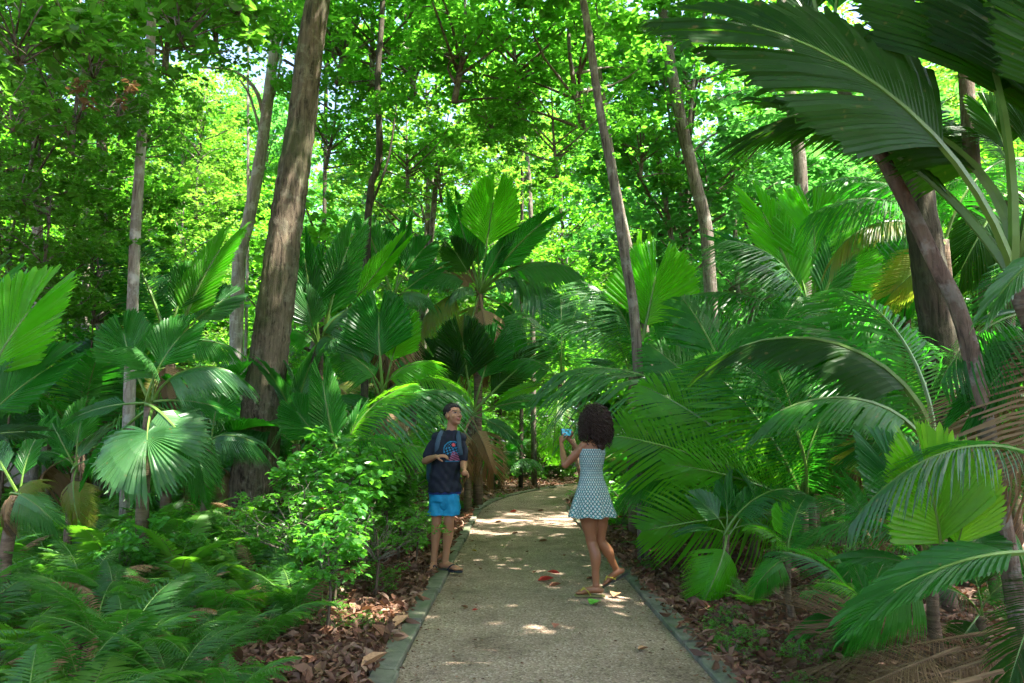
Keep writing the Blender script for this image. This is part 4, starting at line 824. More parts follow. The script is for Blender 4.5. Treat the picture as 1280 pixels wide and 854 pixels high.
# ------------------------------------------------------------------ thicket palms
rp = random.Random(99); occ = []
KS = {'g': ['wide_green', 'long_green', 'drape_green', 'drape_blue', 'wide_green', 'long_blue', 'narrow_green'], 'f': ['pinnate_green', 'droopy_green', 'pinnate_green', 'droopy_blue', 'pinnate_bright'], 'b': ['drape_blue', 'long_blue', 'drape_green', 'fan_blue'], 'm': ['wide_green', 'pinnate_green', 'drape_green', 'long_green', 'droopy_green', 'drape_old']}
LB = {'g': 'thicket palm with broad pleated green blades', 'f': 'thicket palm with feathery drooping leaflets', 'b': 'thicket palm with limp bluish green leaves', 'm': 'thicket palm with mixed whole and split leaves'}
def zone(x, y):
    if y > 16: return 'far back under the trees'
    if x < -4.5: return 'on the left behind the big fan leaf'
    if x < 0: return 'behind the man'
    if x < 4: return 'behind the woman'
    return 'on the right under the giant palm'
cnt = 0
for t in range(6000):
    if cnt >= 150: break
    y = rp.uniform(7.2, 24); x = rp.uniform(-.78, .78) * y + rp.uniform(-.5, .5)
    d = x - float(path_c(y))
    if abs(d) < 1.75: continue
    if -4.3 < x < 0 and y < 9.2: continue
    if x < 0 and y < 8.0: continue
    if x > 0 and y < 7.4 and x < 3: continue
    if any((x - a) ** 2 + (y - b) ** 2 < 1.08 ** 2 for a, b in occ): continue
    occ.append((x, y)); cnt += 1
    near = abs(d) < 2.6
    k = rp.choice('gfbmgm' if x < 0 else 'gfgmbmf')
    h = rp.uniform(.2, .9) if near else rp.uniform(.4, 2.3)
    L = rp.uniform(.9, 1.3) if near else rp.uniform(1.1, 1.9)
    z = zone(x, y)
    auto_palm(Vector((x, y, gzf(x, y) - .05)), h, rp.uniform(.04, .075), KS[k], rp.randrange(9, 14) if y < 16 else 9, L, LB[k] + ' ' + z, 'thicket palms ' + z, name='thicket_palm', seed=t, dead=rp.choice([0, 1, 2]))

# dry fronds on the ground at the lower right
DF = [(1290, 835, 925, 790, 3.75), (1280, 870, 915, 835, 3.45), (1270, 800, 985, 745, 4.2), (1230, 880, 960, 850, 3.3), (1300, 790, 1080, 840, 3.7), (1200, 850, 1030, 760, 3.8), (1290, 850, 1130, 800, 3.5), (1150, 870, 1290, 770, 3.6), (1260, 900, 1000, 812, 3.4), (1300, 850, 1010, 830, 3.55), (1180, 830, 960, 815, 3.65), (1290, 810, 1090, 800, 3.9), (1250, 870, 1060, 855, 3.25), (1290, 835, 1000, 770, 3.85), (1200, 800, 1010, 850, 3.6), (1280, 850, 940, 815, 3.5), (1120, 790, 960, 860, 3.6)]
for i, (x0, y0, x1, y1, Yd) in enumerate(DF):
    a = at(x0, y0, Yd); b = at(x1, y1, Yd + .15); a.z = gzf(a.x, a.y) + .16 + .05 * (i % 5); b.z = gzf(b.x, b.y) + .06
    root = link('dry_palm_frond', None, None, (a.x, a.y, a.z), label=['dry brown palm frond pointing at the right kerb', 'lowest dry brown frond at the bottom edge', 'dry frond lying behind the others below the seedling'][i] if i < 3 else 'dry brown palm frond tangled in the heap at the lower right', cat='palm frond', group='dry palm fronds heaped at the lower right')
    frond(root, 'pinnate_litter', a, b, (rnd.uniform(-.3, .3), -.2, 1), rnd, name='leaflets')

palm(at(262, 560, 7.6), pg(262, 7.6), .04, [('wide_green', 285, 470, 0, F_), ('long_green', 225, 490, .1, S_), ('drape_blue', 330, 560, -.2, S_), ('long_blue', 200, 560, 0, S_), ('wide_blue', 250, 480, .2, F_), ('drape_green', 250, 630, -.3, S_)], 'low palm between the huge fan leaf and the thick trunk', name='young_palm')
palm(at(95, 590, 6.9), pg(95, 6.9), .04, [('long_green', 55, 510, 0, S_), ('wide_green', 110, 500, .1, F_), ('drape_green', 160, 580, .1, S_), ('pinnate_green', 40, 570, 0, T_), ('drape_old', 100, 660, -.2, S_), ('long_blue', 140, 530, .2, S_)], 'low palm filling the gap left of the huge fan leaf', name='young_palm')
palm(at(880, 560, 9.2), pg(880, 9.2), .05, [('wide_green', 850, 440, 0, F_), ('wide_blue', 910, 450, .1, F_), ('long_green', 800, 500, 0, S_), ('fan_green', 860, 600, -.3, S_), ('wide_green', 800, 440, .2, F_), ('drape_blue', 960, 540, 0, S_), ('drape_old', 900, 640, -.1, S_)], 'fan leaved palm behind the feather leaved palms', name='fan_palm')
palm(at(1060, 520, 8.0), pg(1060, 8.0), .05, [('wide_green', 1030, 400, 0, F_), ('wide_blue', 1090, 410, .1, F_), ('long_green', 990, 450, 0, S_), ('fan_blue', 1040, 580, -.3, S_), ('wide_dark', 1100, 470, .2, F_), ('drape_green', 1130, 520, 0, S_), ('drape_dead', 1060, 620, -.1, S_)], 'dark fan leaved palm in front of the thick dark trunk', name='fan_palm')

# ------------------------------------------------------------------ ferns
fm = []
for s in range(4):
    fm.append(pinnate('fern_frond', M['fern'], seed=40 + s, a0=.75 + .1 * (s % 2), a1=-.75 - .15 * (s % 3), pf=.13, n=36 if s != 2 else 28, ll=.27 if s != 2 else .32, w=.0115 if s != 2 else .016, droop=.3, fwd=.55, pet=.006, vee=.05, petm=M['petiole'], prof=lambda t: (min(1, t * 3 + .45)) * (1 - t) ** .75 + .05))
FR['fern'] = fm
FR['fern_b'] = [pinnate('fern_frond', M['fern_light'], seed=60 + s, a0=.85, a1=-.6 - .3 * s, pf=.2, n=26, ll=.26, w=.022, droop=.2, fwd=.5, pet=.006, vee=.05, petm=M['petiole'], prof=lambda t: (min(1, t * 3 + .6)) * (1 - t) ** .7 + .05) for s in range(2)]
FR['fern_dead'] = [pinnate('fern_frond', M['dead'], seed=64, a0=.5, a1=-1.3, pf=.15, n=26, ll=.2, w=.014, droop=.8, fwd=.6, pet=.006, vee=.0, petm=M['petiole_brown'], prof=lambda t: (min(1, t * 3 + .6)) * (1 - t) ** .7 + .05)]
def fern(x, y, L, n, label, group, seed):
    rr = random.Random(seed)
    root = link('fern', None, None, (x, y, gzf(x, y) - .01), label=label, cat='fern', group=group)
    az = rr.uniform(0, 6); kd = 'fern_b' if rr.random() < .33 and seed > 49 else 'fern'
    for i in range(n):
        az += 2.4 + rr.uniform(-.3, .3); el = rr.uniform(.25, 1.0); l = L * rr.uniform(.75, 1.15)
        d = Vector((math.cos(az) * math.cos(el), math.sin(az) * math.cos(el), math.sin(el)))
        frond(root, kd if rr.random() > .07 else 'fern_dead', root.location + Vector((0, 0, 0)), root.location + d * l, (0, 0, 1), rr)
FH = [(-1.75, 2.75, .62, 13, 'fern at the bottom edge nearest the leaf litter, fronds arching right'), (-2.35, 2.9, .66, 13, 'big fern at the bottom left, beside the one nearest the litter'), (-1.3, 3.5, .45, 10, 'fern with long drooping fronds just left of the leaf litter'), (-2.9, 3.6, .7, 13, 'bluish fern by the left picture edge, third row up'),
      (-2.0, 3.9, .62, 13, 'wide fern in the middle of the fern bed'), (-3.3, 4.5, .7, 12, 'fern in front of the left edge palm'), (-2.6, 4.9, .6, 12, 'fern with a long horizontal frond in mid bed'), (-1.75, 4.6, .5, 11, 'fern between mid bed and the leafy shrub')]
for i, (x, y, L, n, lab) in enumerate(FH): fern(x, y, L, n, lab, 'large ferns at the front of the bed', i)
of = [(a[0], a[1]) for a in FH]; rf = random.Random(5); c = 0
for t in range(9000):
    if c >= 215: break
    y = 2.6 + 9.5 * rf.random() ** 1.0; x = -1.25 - rf.random() * (y * .72 + .2)
    lim = -1.55 if y < 6 else (-2.0 if y < 8 else -1.6)
    if x > lim: continue
    if any((x - a) ** 2 + (y - b) ** 2 < (.27 + .012 * y) ** 2 for a, b in of): continue
    of.append((x, y)); c += 1
    zn = 'in the front of the bed' if y < 4.5 else ('around the thick trunk' if y > 8 else 'in the middle of the bed')
    fern(x, y, rf.uniform(.42, .68) * (1.2 if y > 6 else 1), rf.randrange(7, 11), 'green fern growing ' + zn + ' left of the path', 'ferns ' + zn, t + 50)
for t, (x, y) in enumerate([(1.95, 6.2), (2.5, 5.4), (1.7, 9.5), (2.0, 11.5), (1.6, 13.5), (-1.35, 10.5), (-1.4, 12.2), (-1.2, 14), (-1.1, 15.5), (2.2, 4.7), (-.9, 17.2), (-.3, 19)]):
    fern(x, y, rf.uniform(.3, .45), 8, 'small fern beside the kerb ' + ('on the right' if x > 0 else 'on the left beyond the man'), 'small ferns along the kerb', 900 + t)

# ------------------------------------------------------------------ leafy shrubs
def shrub(px, py, Y, key, s, label, group=None, name='leafy_shrub', sq=(1, 1, 1)):
    c = at(px, py, Y); g = gzf(c.x, Y)
    root = link(name, None, None, (c.x, Y, g), label=label, cat='shrub', group=group)
    add_crown(root, key, (0, 0, c.z - g), s, px * .1, sq, name='foliage')
    link('stem', stem_mesh([Vector((0, 0, -.05)), Vector((.03, 0, (c.z - g) * .5)), Vector((0, 0, c.z - g))], .012 * s + .006, .008, M['twig'], sides=5, n=5), root)
    return root
for i, a in enumerate([(405, 585, 6.8, 'herb_a', .6, 'pale green leafy shrub in front of the thick trunk'), (450, 595, 7.2, 'herb_a', .62, 'sunlit shrub left of the man, tallest of its clump'), (420, 640, 6.0, 'herb_b', .85, 'low bright leafy shrub at the rim of the leaf litter'), (482, 610, 8.3, 'herb_a', .7, 'leafy shrub touching the elbow of the man'), (362, 600, 7.6, 'herb_b', .6, 'small leafy shrub against the foot of the thick trunk'), (410, 690, 5.3, 'herb_b', .6, 'little shrub with yellow green leaves above the brown litter'), (500, 570, 8.6, 'herb_c', 1.4, 'fine leaved bush behind the man'), (375, 640, 5.9, 'herb_c', .9, 'fine leaved low bush between ferns and shrub'), (520, 640, 8.4, 'herb_c', .7, 'low fine leaved plant behind the legs of the man'), (470, 660, 6.6, 'herb_c', .8, 'fine leaved plant at the edge of the litter')]):
    shrub(*a)
for i, (px, py, Y, s, k) in enumerate([(30, 310, 8.2, .9, 'bush_a'), (95, 250, 9.5, .75, 'bush_a'), (40, 180, 8.6, .9, 'bush_a'), (120, 345, 8.8, .6, 'bush_b'), (10, 420, 8.8, .7, 'bush_a'), (170, 280, 9.6, .6, 'bush_b'), (-20, 120, 8.4, 1.0, 'bush_a'), (40, 50, 9.5, .9, 'bush_a')]):
    shrub(px, py, Y, k, s, ['small leaved dark bush at the left edge, widest of the group', 'dark small leaved bush above the feathery palm', 'dark bush high up at the left', 'light small leaved bush below the dark ones', 'dark bush behind the upright blades at the left edge', 'little light bush beside the pale slender trunk', 'dark bush at the very left edge, topmost but one', 'dark high bush under the hanging branches'][i], 'dark small leaved bushes on the left', name='tall_bush')
ru = random.Random(12)
for i in range(11):
    y = ru.uniform(6.0, 9.5); x = -ru.uniform(2.1, .62 * y); g = gzf(x, y)
    root = link('leafy_shrub', None, None, (x, y, g), label='low leafy shrub mixed into the ferns left of the path', cat='shrub', group='low shrubs among the ferns')
    add_crown(root, ru.choice(['herb_a', 'herb_b', 'herb_c']), (0, 0, .36), ru.uniform(.4, .65), i, name='foliage')
for i in range(70):
    y = ru.uniform(6.5, 24); sgn = ru.choice((-1, 1)); x = float(path_c(y)) + sgn * (1.25 + ru.random() ** 1.5 * (y * .5))
    if x > 0 and y < 8 and x < 2.0: continue
    if -1.9 < x < 0 and y < 9: continue
    g = gzf(x, y); k = ru.choice(['herb_a', 'herb_b', 'herb_c', 'herb_c']); s = ru.uniform(.5, 1.1)
    root = link('understory_plant', None, None, (x, y, g), label='low leafy plant on the forest floor ' + ('right of the path' if x > float(path_c(y)) else 'left of the path'), cat='plant', group='low plants on the forest floor ' + ('right' if x > float(path_c(y)) else 'left'))
    add_crown(root, k, (0, 0, .34 * s), s, i, name='foliage')
for i in range(26):
    sg = 1 if i % 2 else -1; y = ru.uniform(3.2, 8.5); x = .17 + sg * ru.uniform(1.2, 1.9); g = gzf(x, y)
    root = link('seedling', None, None, (x, y, g), label='tiny green seedling sprouting from the brown litter ' + ('right' if sg > 0 else 'left') + ' of the path', cat='plant', group='seedlings in the litter ' + ('right' if sg > 0 else 'left'))
    add_crown(root, 'herb_c', (0, 0, .09), ru.uniform(.16, .3), i, name='foliage')
for i in range(46):
    y = ru.uniform(15, 34); x = ru.uniform(-.8, .8) * y
    if abs(x - float(path_c(min(y, 30)))) < 2.2: continue
    k = ru.choice(['bush_b', 'bush_b', 'bush_a']); s = ru.uniform(.9, 1.7); g = gzf(x, y)
    root = link('tall_bush', None, None, (x, y, g), label='bush filling the undergrowth beyond the palms', cat='bush', group='bushes beyond the palms')
    add_crown(root, k, (0, 0, 1.05 * s), s, i, name='foliage')
# red bracts in the shrub
rb = link('red_flower', None, None, at(404, 640, 5.9), label='small red flower head standing in the leafy shrub left of the litter', cat='flower')
V, F = leaves_np(np.zeros((9, 3)), np.array([[math.cos(a * 2.4), math.sin(a * 2.4), .5 + .1 * a] for a in range(9)]), np.tile([[0.1, 0, 1.]], (9, 1)), np.full(9, .05), LEAF6)
link('petal', mesh_of('petal', V, F, [plain('red_petal', (.7, .04, .02), .5)]), rb)
q = rb.location; mbs = MB(); mbs.tube([Vector((0, 0, 0)), Vector((.02, 0, gzf(q.x, q.y) - q.z))], [.004, .006], 5); link('stem', mbs.mesh('stem', [M['petiole']]), rb)
# ------------------------------------------------------------------ people
class Body(MB):
    def limb(s, pts, rad, sides=14, n=None, flat=1.0, up=None):
        n = n or max(8, len(pts) * 5); P = smooth_line(pts, n); k = len(rad) - 1; R = []
        for i in range(n):
            t = i / (n - 1) * k; a = min(int(t), k - 1); u = t - a; u = u * u * (3 - 2 * u) if k > 1 else u
            R.append(rad[a] * (1 - u) + rad[a + 1] * u)
        s.tube(P, R, sides, 0, flat=flat, up=up)
        s.ball(P[0], (R[0] * .98,) * 3); s.ball(P[-1], (R[-1] * .98,) * 3)
    def ball(s, c, r, R=None, seg=16):
        V = []; F = []; c = Vector(c); rings = seg // 2
        for j in range(rings + 1):
            ph = PI * j / rings
            for i in range(seg):
                th = 2 * PI * i / seg; v = Vector((r[0] * math.sin(ph) * math.cos(th), r[1] * math.sin(ph) * math.sin(th), r[2] * math.cos(ph)))
                V.append((R @ v if R else v) + c)
        for j in range(rings):
            for i in range(seg):
                a = j * seg + i; b = j * seg + (i + 1) % seg; F.append((a, a + seg, b + seg, b))
        s.add(V, F)
    def rings(s, spec, yaw, seg=28, cap=True):
        """spec: (x, y, z, half width, half depth); yaw = direction the chest faces, radians from +X"""
        V = []; F = []; f = Vector((math.cos(yaw), math.sin(yaw), 0)); sd = Vector((-f.y, f.x, 0)); n = len(spec)
        for (x, y, z, a, b) in spec:
            for i in range(seg):
                th = 2 * PI * i / seg; ct, st = math.cos(th), math.sin(th)
                ex = .85
                V.append(Vector((x, y, z)) + sd * a * math.copysign(abs(ct) ** ex, ct) + f * b * math.copysign(abs(st) ** ex, st))
        for j in range(n - 1):
            for i in range(seg):
                a = j * seg + i; b = j * seg + (i + 1) % seg; F.append((a, b, b + seg, a + seg))
        if cap: F += [tuple(range(seg))[::-1], tuple(range((n - 1) * seg, n * seg))]
        s.add(V, F)

def remeshed(mb, name, mats, voxel=.006, smooth_it=3, col=None, facemat=None, disp=None):
    me0 = mb.mesh(name + '_raw', []); o = bpy.data.objects.new('tmp', me0); COL.objects.link(o)
    r = o.modifiers.new('r', 'REMESH'); r.mode = 'VOXEL'; r.voxel_size = voxel; r.use_smooth_shade = True
    if smooth_it: q = o.modifiers.new('s', 'SMOOTH'); q.iterations = smooth_it; q.factor = .5
    dg = bpy.context.evaluated_depsgraph_get(); me = bpy.data.meshes.new_from_object(o.evaluated_get(dg))
    bpy.data.objects.remove(o); bpy.data.meshes.remove(me0)
    me.name = name; me.materials.clear()
    for m in mats: me.materials.append(m)
    n = len(me.vertices); co_ = np.empty(n * 3); me.vertices.foreach_get('co', co_); co_ = co_.reshape(-1, 3)
    if disp is not None:
        nr = np.array([v.normal[:] for v in me.vertices]); co_ = co_ + nr * disp(co_)[:, None]; me.vertices.foreach_set('co', co_.ravel())
    if col is not None:
        ca = me.color_attributes.new('Col', 'FLOAT_COLOR', 'POINT'); c = np.ones((n, 4)); c[:, :3] = col(co_); ca.data.foreach_set('color', c.ravel())
    me.polygons.foreach_set('use_smooth', np.ones(len(me.polygons), dtype=bool)); me.update()
    return me

def frame(yaw, pitch=0, roll=0):
    """columns: side (x), front (y), up (z); yaw is where the front points"""
    return (Matrix.Rotation(yaw - PI / 2, 3, 'Z') @ Matrix.Rotation(pitch, 3, 'X') @ Matrix.Rotation(roll, 3, 'Y'))

def head(b, c, yaw, pitch=0, roll=0, s=1.0):
    R = frame(yaw, pitch, roll); c = Vector(c); g = lambda x, y, z: c + R @ Vector((x, y, z)) * s
    def B(p, r): b.ball(g(*p), tuple(k * s for k in r), R)
    B((0, -.012, .028), (.074, .094, .086))      # skull
    B((0, .022, -.02), (.060, .070, .080))       # face
    B((0, .030, -.062), (.046, .052, .046))      # jaw
    B((0, .062, -.094), (.022, .020, .017))      # chin
    B((0, .078, .020), (.048, .014, .012))       # brow
    for sx in (-1, 1):
        B((sx * .038, .058, -.028), (.022, .022, .018))   # cheek
        B((sx * .074, -.008, -.008), (.008, .018, .030))  # ear
        b.tube([g(sx * .032, .076, .008), g(sx * .030, .078, -.002)], [.006 * s, .006 * s], 6)
    b.limb([g(0, .084, .012), g(0, .098, -.014), g(0, .108, -.030)], [.007 * s, .010 * s, .012 * s], 8, 6)
    for sx in (-1, 1): B((sx * .012, .094, -.034), (.008, .009, .007))
    B((0, .089, -.056), (.023, .010, .006)); B((0, .087, -.067), (.019, .010, .007))
    return R, g

def hand(b, wrist, d, palm_n, s=1.0, curl=.6, thumb=1, spread=.1):
    """wrist point, finger direction, palm normal (the way fingers curl)"""
    d = Vector(d).normalized(); n = Vector(palm_n); n = (n - d * n.dot(d)).normalized(); x = d.cross(n)
    w = Vector(wrist); R = Matrix((x, d, n)).transposed()
    b.ball(w + d * .048 * s, (.040 * s, .052 * s, .016 * s), R); b.ball(w + d * .02 * s, (.030 * s, .034 * s, .018 * s), R)
    for i, (ox, L) in enumerate(((-.030, .066), (-.010, .076), (.010, .072), (.029, .056))):
        p = w + x * ox * s + d * .085 * s; dirn = (d + x * ox * spread * 20 * .3).normalized(); pts = [p - d * .02 * s, p]; a = 0
        for k, f in enumerate((.45, .32, .23)):
            a += curl * (.8 if k == 0 else 1.0) * (1 + .12 * i)
            v = dirn * math.cos(a) + n * math.sin(a); pts.append(pts[-1] + v * L * f * s)
        b.limb(pts, [.0095 * s, .009 * s, .0085 * s, .007 * s], 8, 14)
    tx = thumb; p = w + x * (-.030 * tx) * s + d * .028 * s
    pts = [p, p + (x * -.75 * tx + d * .6 + n * .35).normalized() * .034 * s]; pts.append(pts[-1] + (x * -.25 * tx + d * .8 + n * .5).normalized() * .030 * s); pts.append(pts[-1] + (d * .75 + n * .6 + x * .1 * tx).normalized() * .022 * s)
    b.limb(pts, [.013 * s, .011 * s, .0105 * s, .008 * s], 8, 12)

def foot(b, ankle, toe_dir, s=1.0, pitch=0.0):
    """bare foot; sole under the ankle; pitch > 0 lifts the heel about the toes. Returns a frame for the shoe"""
    d = Vector(toe_dir).normalized(); side = Vector((d.y, -d.x, 0)).normalized(); upv = side.cross(d) * 1.0
    if upv.z < 0: upv = -upv
    a = Vector(ankle)
    def g(f, sd, u): return a + (d * f + side * sd + upv * u) * s
    b.limb([g(-.045, 0, -.050), g(.01, 0, -.042), (g(.09, .004, -.055)), g(.135, .004, -.066), g(.165, .0, -.070)], [.030 * s, .036 * s, .033 * s, .032 * s, .020 * s], 12, 16)
    b.ball(g(0, 0, 0), (.036 * s,) * 3)
    for k, (sd, f, r) in enumerate(((-.026, .188, .014), (-.006, .190, .011), (.009, .183, .010), (.022, .174, .009), (.033, .162, .009))):
        b.limb([g(f - .05, sd * .9, -.072), g(f, sd, -.078)], [r * s * 1.15, r * s], 8, 5)
    return d, side, upv, g

def sandal(root, name, ankle, d, side, upv, s, sole_col, strap_col, label=None):
    a = Vector(ankle); g = lambda f, sd, u: a + (d * f + side * sd + upv * u) * s
    mb = MB(); out = []
    prof = [(-.085, .010), (-.078, .026), (-.05, .034), (0, .034), (.06, .036), (.12, .044), (.165, .043), (.195, .030), (.208, .012)]
    L_ = [g(f, -w, 0) for f, w in prof]; R_ = [g(f, w, 0) for f, w in prof]; n = len(prof)
    V = []
    for zz in (-.092, -.108):
        V += [p + upv * zz * s for p in L_] + [p + upv * zz * s for p in R_]
    F = []
    for i in range(n - 1):
        F.append((i, n + i, n + i + 1, i + 1)); o = 2 * n; F.append((o + i, o + i + 1, o + n + i + 1, o + n + i))
        F.append((i, i + 1, o + i + 1, o + i)); F.append((n + i, o + n + i, o + n + i + 1, n + i + 1))
    F += [(0, 2 * n, 3 * n, n), (n - 1, 2 * n - 1, 4 * n - 1, 3 * n - 1)]
    mb.add(V, F); so_ = link(name, mb.mesh(name, [sole_col]), root)
    st = MB()
    for sx in (-1, 1):
        st.tube(smooth_line([g(.155, -.014, -.088), g(.125, sx * .022 - .004, -.034), g(.085, sx * .040, -.050), g(.05, sx * .040, -.092)], 9), [.0075 * s] * 9, 6, flat=.5)
    link('strap', st.mesh('strap', [strap_col]), so_)
    return so_

def skin_col(base, lipc, hc, R, s, spots=()):
    """skin with lips, brows and eyes coloured where they lie on the head"""
    Ri = np.array(R.transposed()); c0 = np.array(hc)
    def f(P):
        q = (P - c0) @ Ri.T / s
        c = np.tile(np.array(base), (len(P), 1)); nz = 1 + .06 * np.sin(P[:, 0] * 41 + P[:, 2] * 23) * np.sin(P[:, 1] * 37 + P[:, 2] * 31); c = c * nz[:, None]
        def blend(mask, col, k=1.0): c[mask] = c[mask] * (1 - k) + np.array(col) * k
        fr_ = q[:, 1] > .05
        blend(fr_ & (np.abs(q[:, 0]) < .025) & (np.abs(q[:, 2] + .0615) < .0115), lipc, .8)
        for sx in (-1, 1):
            blend(fr_ & (np.abs(q[:, 0] - sx * .033) < .021) & (np.abs(q[:, 2] - .024 - .12 * (.033 - abs(0))) < .0055), (.015, .01, .008), .92)
            e = ((q[:, 0] - sx * .032) / .015) ** 2 + ((q[:, 2] - .006) / .0065) ** 2
            blend(fr_ & (e < 1.3), (.05, .022, .014), .75); blend(fr_ & (e < .5) & (np.abs(q[:, 0] - sx * .032) > .0055), (.20, .15, .12), .6); blend(fr_ & (e < 1.0) & (np.abs(q[:, 0] - sx * .032) < .0055), (.01, .006, .004), 1)
        return c
    return f

M['skin'] = vcol_mat('skin', .5, .4, sss=.12)

# ---- the man: stands on the left kerb
MX, MY = at(556, 600, 7.75).x, 7.75
mroot = link('person', None, None, (MX, MY, .045), label='young man in a dark printed t-shirt and blue shorts standing on the left kerb', cat='person')
FY = math.radians(-68)            # chest direction
b = Body()
HC = (.085, -.035, 1.600); HYAW = math.radians(-48)
Rm, gm = head(b, HC, HYAW, .22, 0, 1.07)
b.limb([(.060, .0, 1.40), (.070, -.005, 1.47), (.083, -.02, 1.56)], [.066, .056, .056])
b.rings([(0, 0, .80, .13, .10), (0, 0, .90, .165, .105), (.0, 0, 1.02, .132, .10), (.015, 0, 1.16, .138, .105), (.03, 0, 1.28, .150, .108), (.045, .0, 1.37, .140, .09), (.055, .0, 1.42, .085, .07)], FY)
sh_r, el_r, wr_r = Vector((-.085, -.03, 1.360)), Vector((-.205, -.02, 1.12)), Vector((-.075, -.24, 1.165))   # his right arm (image left)
sh_l, el_l, wr_l = Vector((.165, .035, 1.355)), Vector((.200, -.01, 1.09)), Vector((.215, -.215, 1.03))
b.limb([sh_r, sh_r.lerp(el_r, .5) + Vector((-.008, 0, 0)), el_r], [.048, .046, .040]); b.limb([el_r, el_r.lerp(wr_r, .35), wr_r], [.041, .039, .025])
b.limb([sh_l, sh_l.lerp(el_l, .5), el_l], [.048, .046, .040]); b.limb([el_l, el_l.lerp(wr_l, .35), wr_l], [.041, .039, .025])
b.ball(sh_r, (.050,) * 3); b.ball(sh_l, (.050,) * 3)
hand(b, wr_r, (.95, -.25, .12), (.1, .3, -1), .95, .38, 1)
hand(b, wr_l, (.25, -.75, -.1), (-.6, -.1, -.8), .95, .95, -1)
lk = [(Vector((-.078, 0, .83)), Vector((-.080, -.01, .47)), Vector((-.105, .02, .095))), (Vector((.078, .0, .83)), Vector((.055, -.03, .475)), Vector((.015, .02, .095)))]
for h_, k_, a_ in lk:
    b.limb([h_, h_.lerp(k_, .5) + Vector((0, -.01, 0)), k_ + Vector((0, 0, .05)), k_], [.080, .070, .054, .052], n=18)
    b.limb([k_, k_.lerp(a_, .32) + Vector((0, .018, 0)), k_.lerp(a_, .7) + Vector((0, .008, 0)), a_], [.052, .055, .038, .034], n=18)
f1 = foot(b, lk[0][2], (-.08, -1, 0)); f2 = foot(b, lk[1][2], (.88, -.48, 0))
link('body', remeshed(b, 'body', [M['skin']], .0055, 3, skin_col((.31, .15, .075), (.30, .09, .065), HC, Rm, 1.07)), mroot)
# t-shirt
b = Body()
b.rings([(0, 0, .795, .184, .146), (0, 0, .90, .168, .130), (.005, 0, 1.02, .154, .120), (.015, 0, 1.16, .152, .120), (.03, 0, 1.28, .156, .118), (.045, .0, 1.37, .138, .098), (.055, .0, 1.42, .098, .082), (.06, .0, 1.440, .080, .070)], FY)
b.ball(sh_r + Vector((.005, 0, .002)), (.067,) * 3); b.ball(sh_l + Vector((-.005, 0, .002)), (.067,) * 3)
b.limb([sh_r + Vector((.02, 0, 0)), sh_r.lerp(el_r, .45), sh_r.lerp(el_r, .80)], [.062, .060, .055]); b.limb([sh_l - Vector((.02, 0, 0)), sh_l.lerp(el_l, .45), sh_l.lerp(el_l, .80)], [.061, .059, .054])
def wr(P): return .0045 * np.sin(P[:, 2] * 60 + P[:, 0] * 45 + 2 * np.sin(P[:, 0] * 20)) * np.clip((1.2 - P[:, 2]) * 4, .2, 1) + .003 * np.sin(P[:, 0] * 80 - P[:, 2] * 30 + P[:, 1] * 30)
def shirt_col(P):
    c = np.tile(np.array([.010, .013, .021]), (len(P), 1)); x = P[:, 0] - .085; z = P[:, 2] - 1.235; fr_ = P[:, 1] < -.01
    r = np.hypot(x, z); cy_ = np.array([.02, .17, .30]); rd = np.array([.50, .07, .08]); pk = np.array([.24, .07, .13])
    c[fr_ & (np.abs(r - .088) < .005) & (z > -.03)] = cy_
    c[fr_ & (r < .084) & (z < .03) & (z > -.055) & (np.sin(x * 190 + z * 60) + np.sin(z * 230 - x * 80) > .35)] = cy_
    c[fr_ & (r < .08) & (z > .012) & (np.sin(x * 240) * np.sin(z * 200) > .45)] = cy_
    c[fr_ & (np.hypot(x - .012, z - .052) < .018)] = rd
    c[fr_ & (np.abs(x - .02) < .012 + (-z - .0) * .42) & (z < -.02) & (z > -.115) & (np.sin(z * 260 + x * 120) > -.35)] = pk
    c[fr_ & (np.abs(z + .118) < .006) & (np.abs(x) < .075)] = cy_ * .7
    return c
link('t_shirt', remeshed(b, 't_shirt', [vcol_mat('shirt_cloth', .8, .2, bump=.3)], .0055, 2, shirt_col, disp=wr), mroot)
# shorts
b = Body()
b.rings([(0, 0, .70, .162, .118), (0, 0, .76, .160, .116), (0, 0, .835, .150, .108)], FY)
b.ball((.0, -.02, .69), (.075, .105, .09))
for sx, (h_, k_, a_) in zip((-1, 1), lk):
    cx = .080 * sx
    b.rings([(cx * .88 - .010, -.012, .555, .098, .104), (cx, -.004, .62, .088, .100), (cx * .95, 0, .72, .084, .108), (cx * .9, 0, .78, .075, .105)], -PI / 2, seg=20)
link('shorts', remeshed(b, 'shorts', [plain('blue_shorts', (.008, .20, .36), .65, .25, .12, 30)], .006, 2, disp=lambda P: .004 * np.sin(P[:, 0] * 70 + P[:, 2] * 25) + .003 * np.sin(P[:, 2] * 60 + P[:, 1] * 40)), mroot)
b = Body(); b.rings([(0, 0, .775, .1745, .131), (0, 0, .815, .169, .124)], FY); link('waistband', remeshed(b, 'waistband', [plain('navy_waistband', (.012, .03, .14), .7)], .006, 1), mroot)
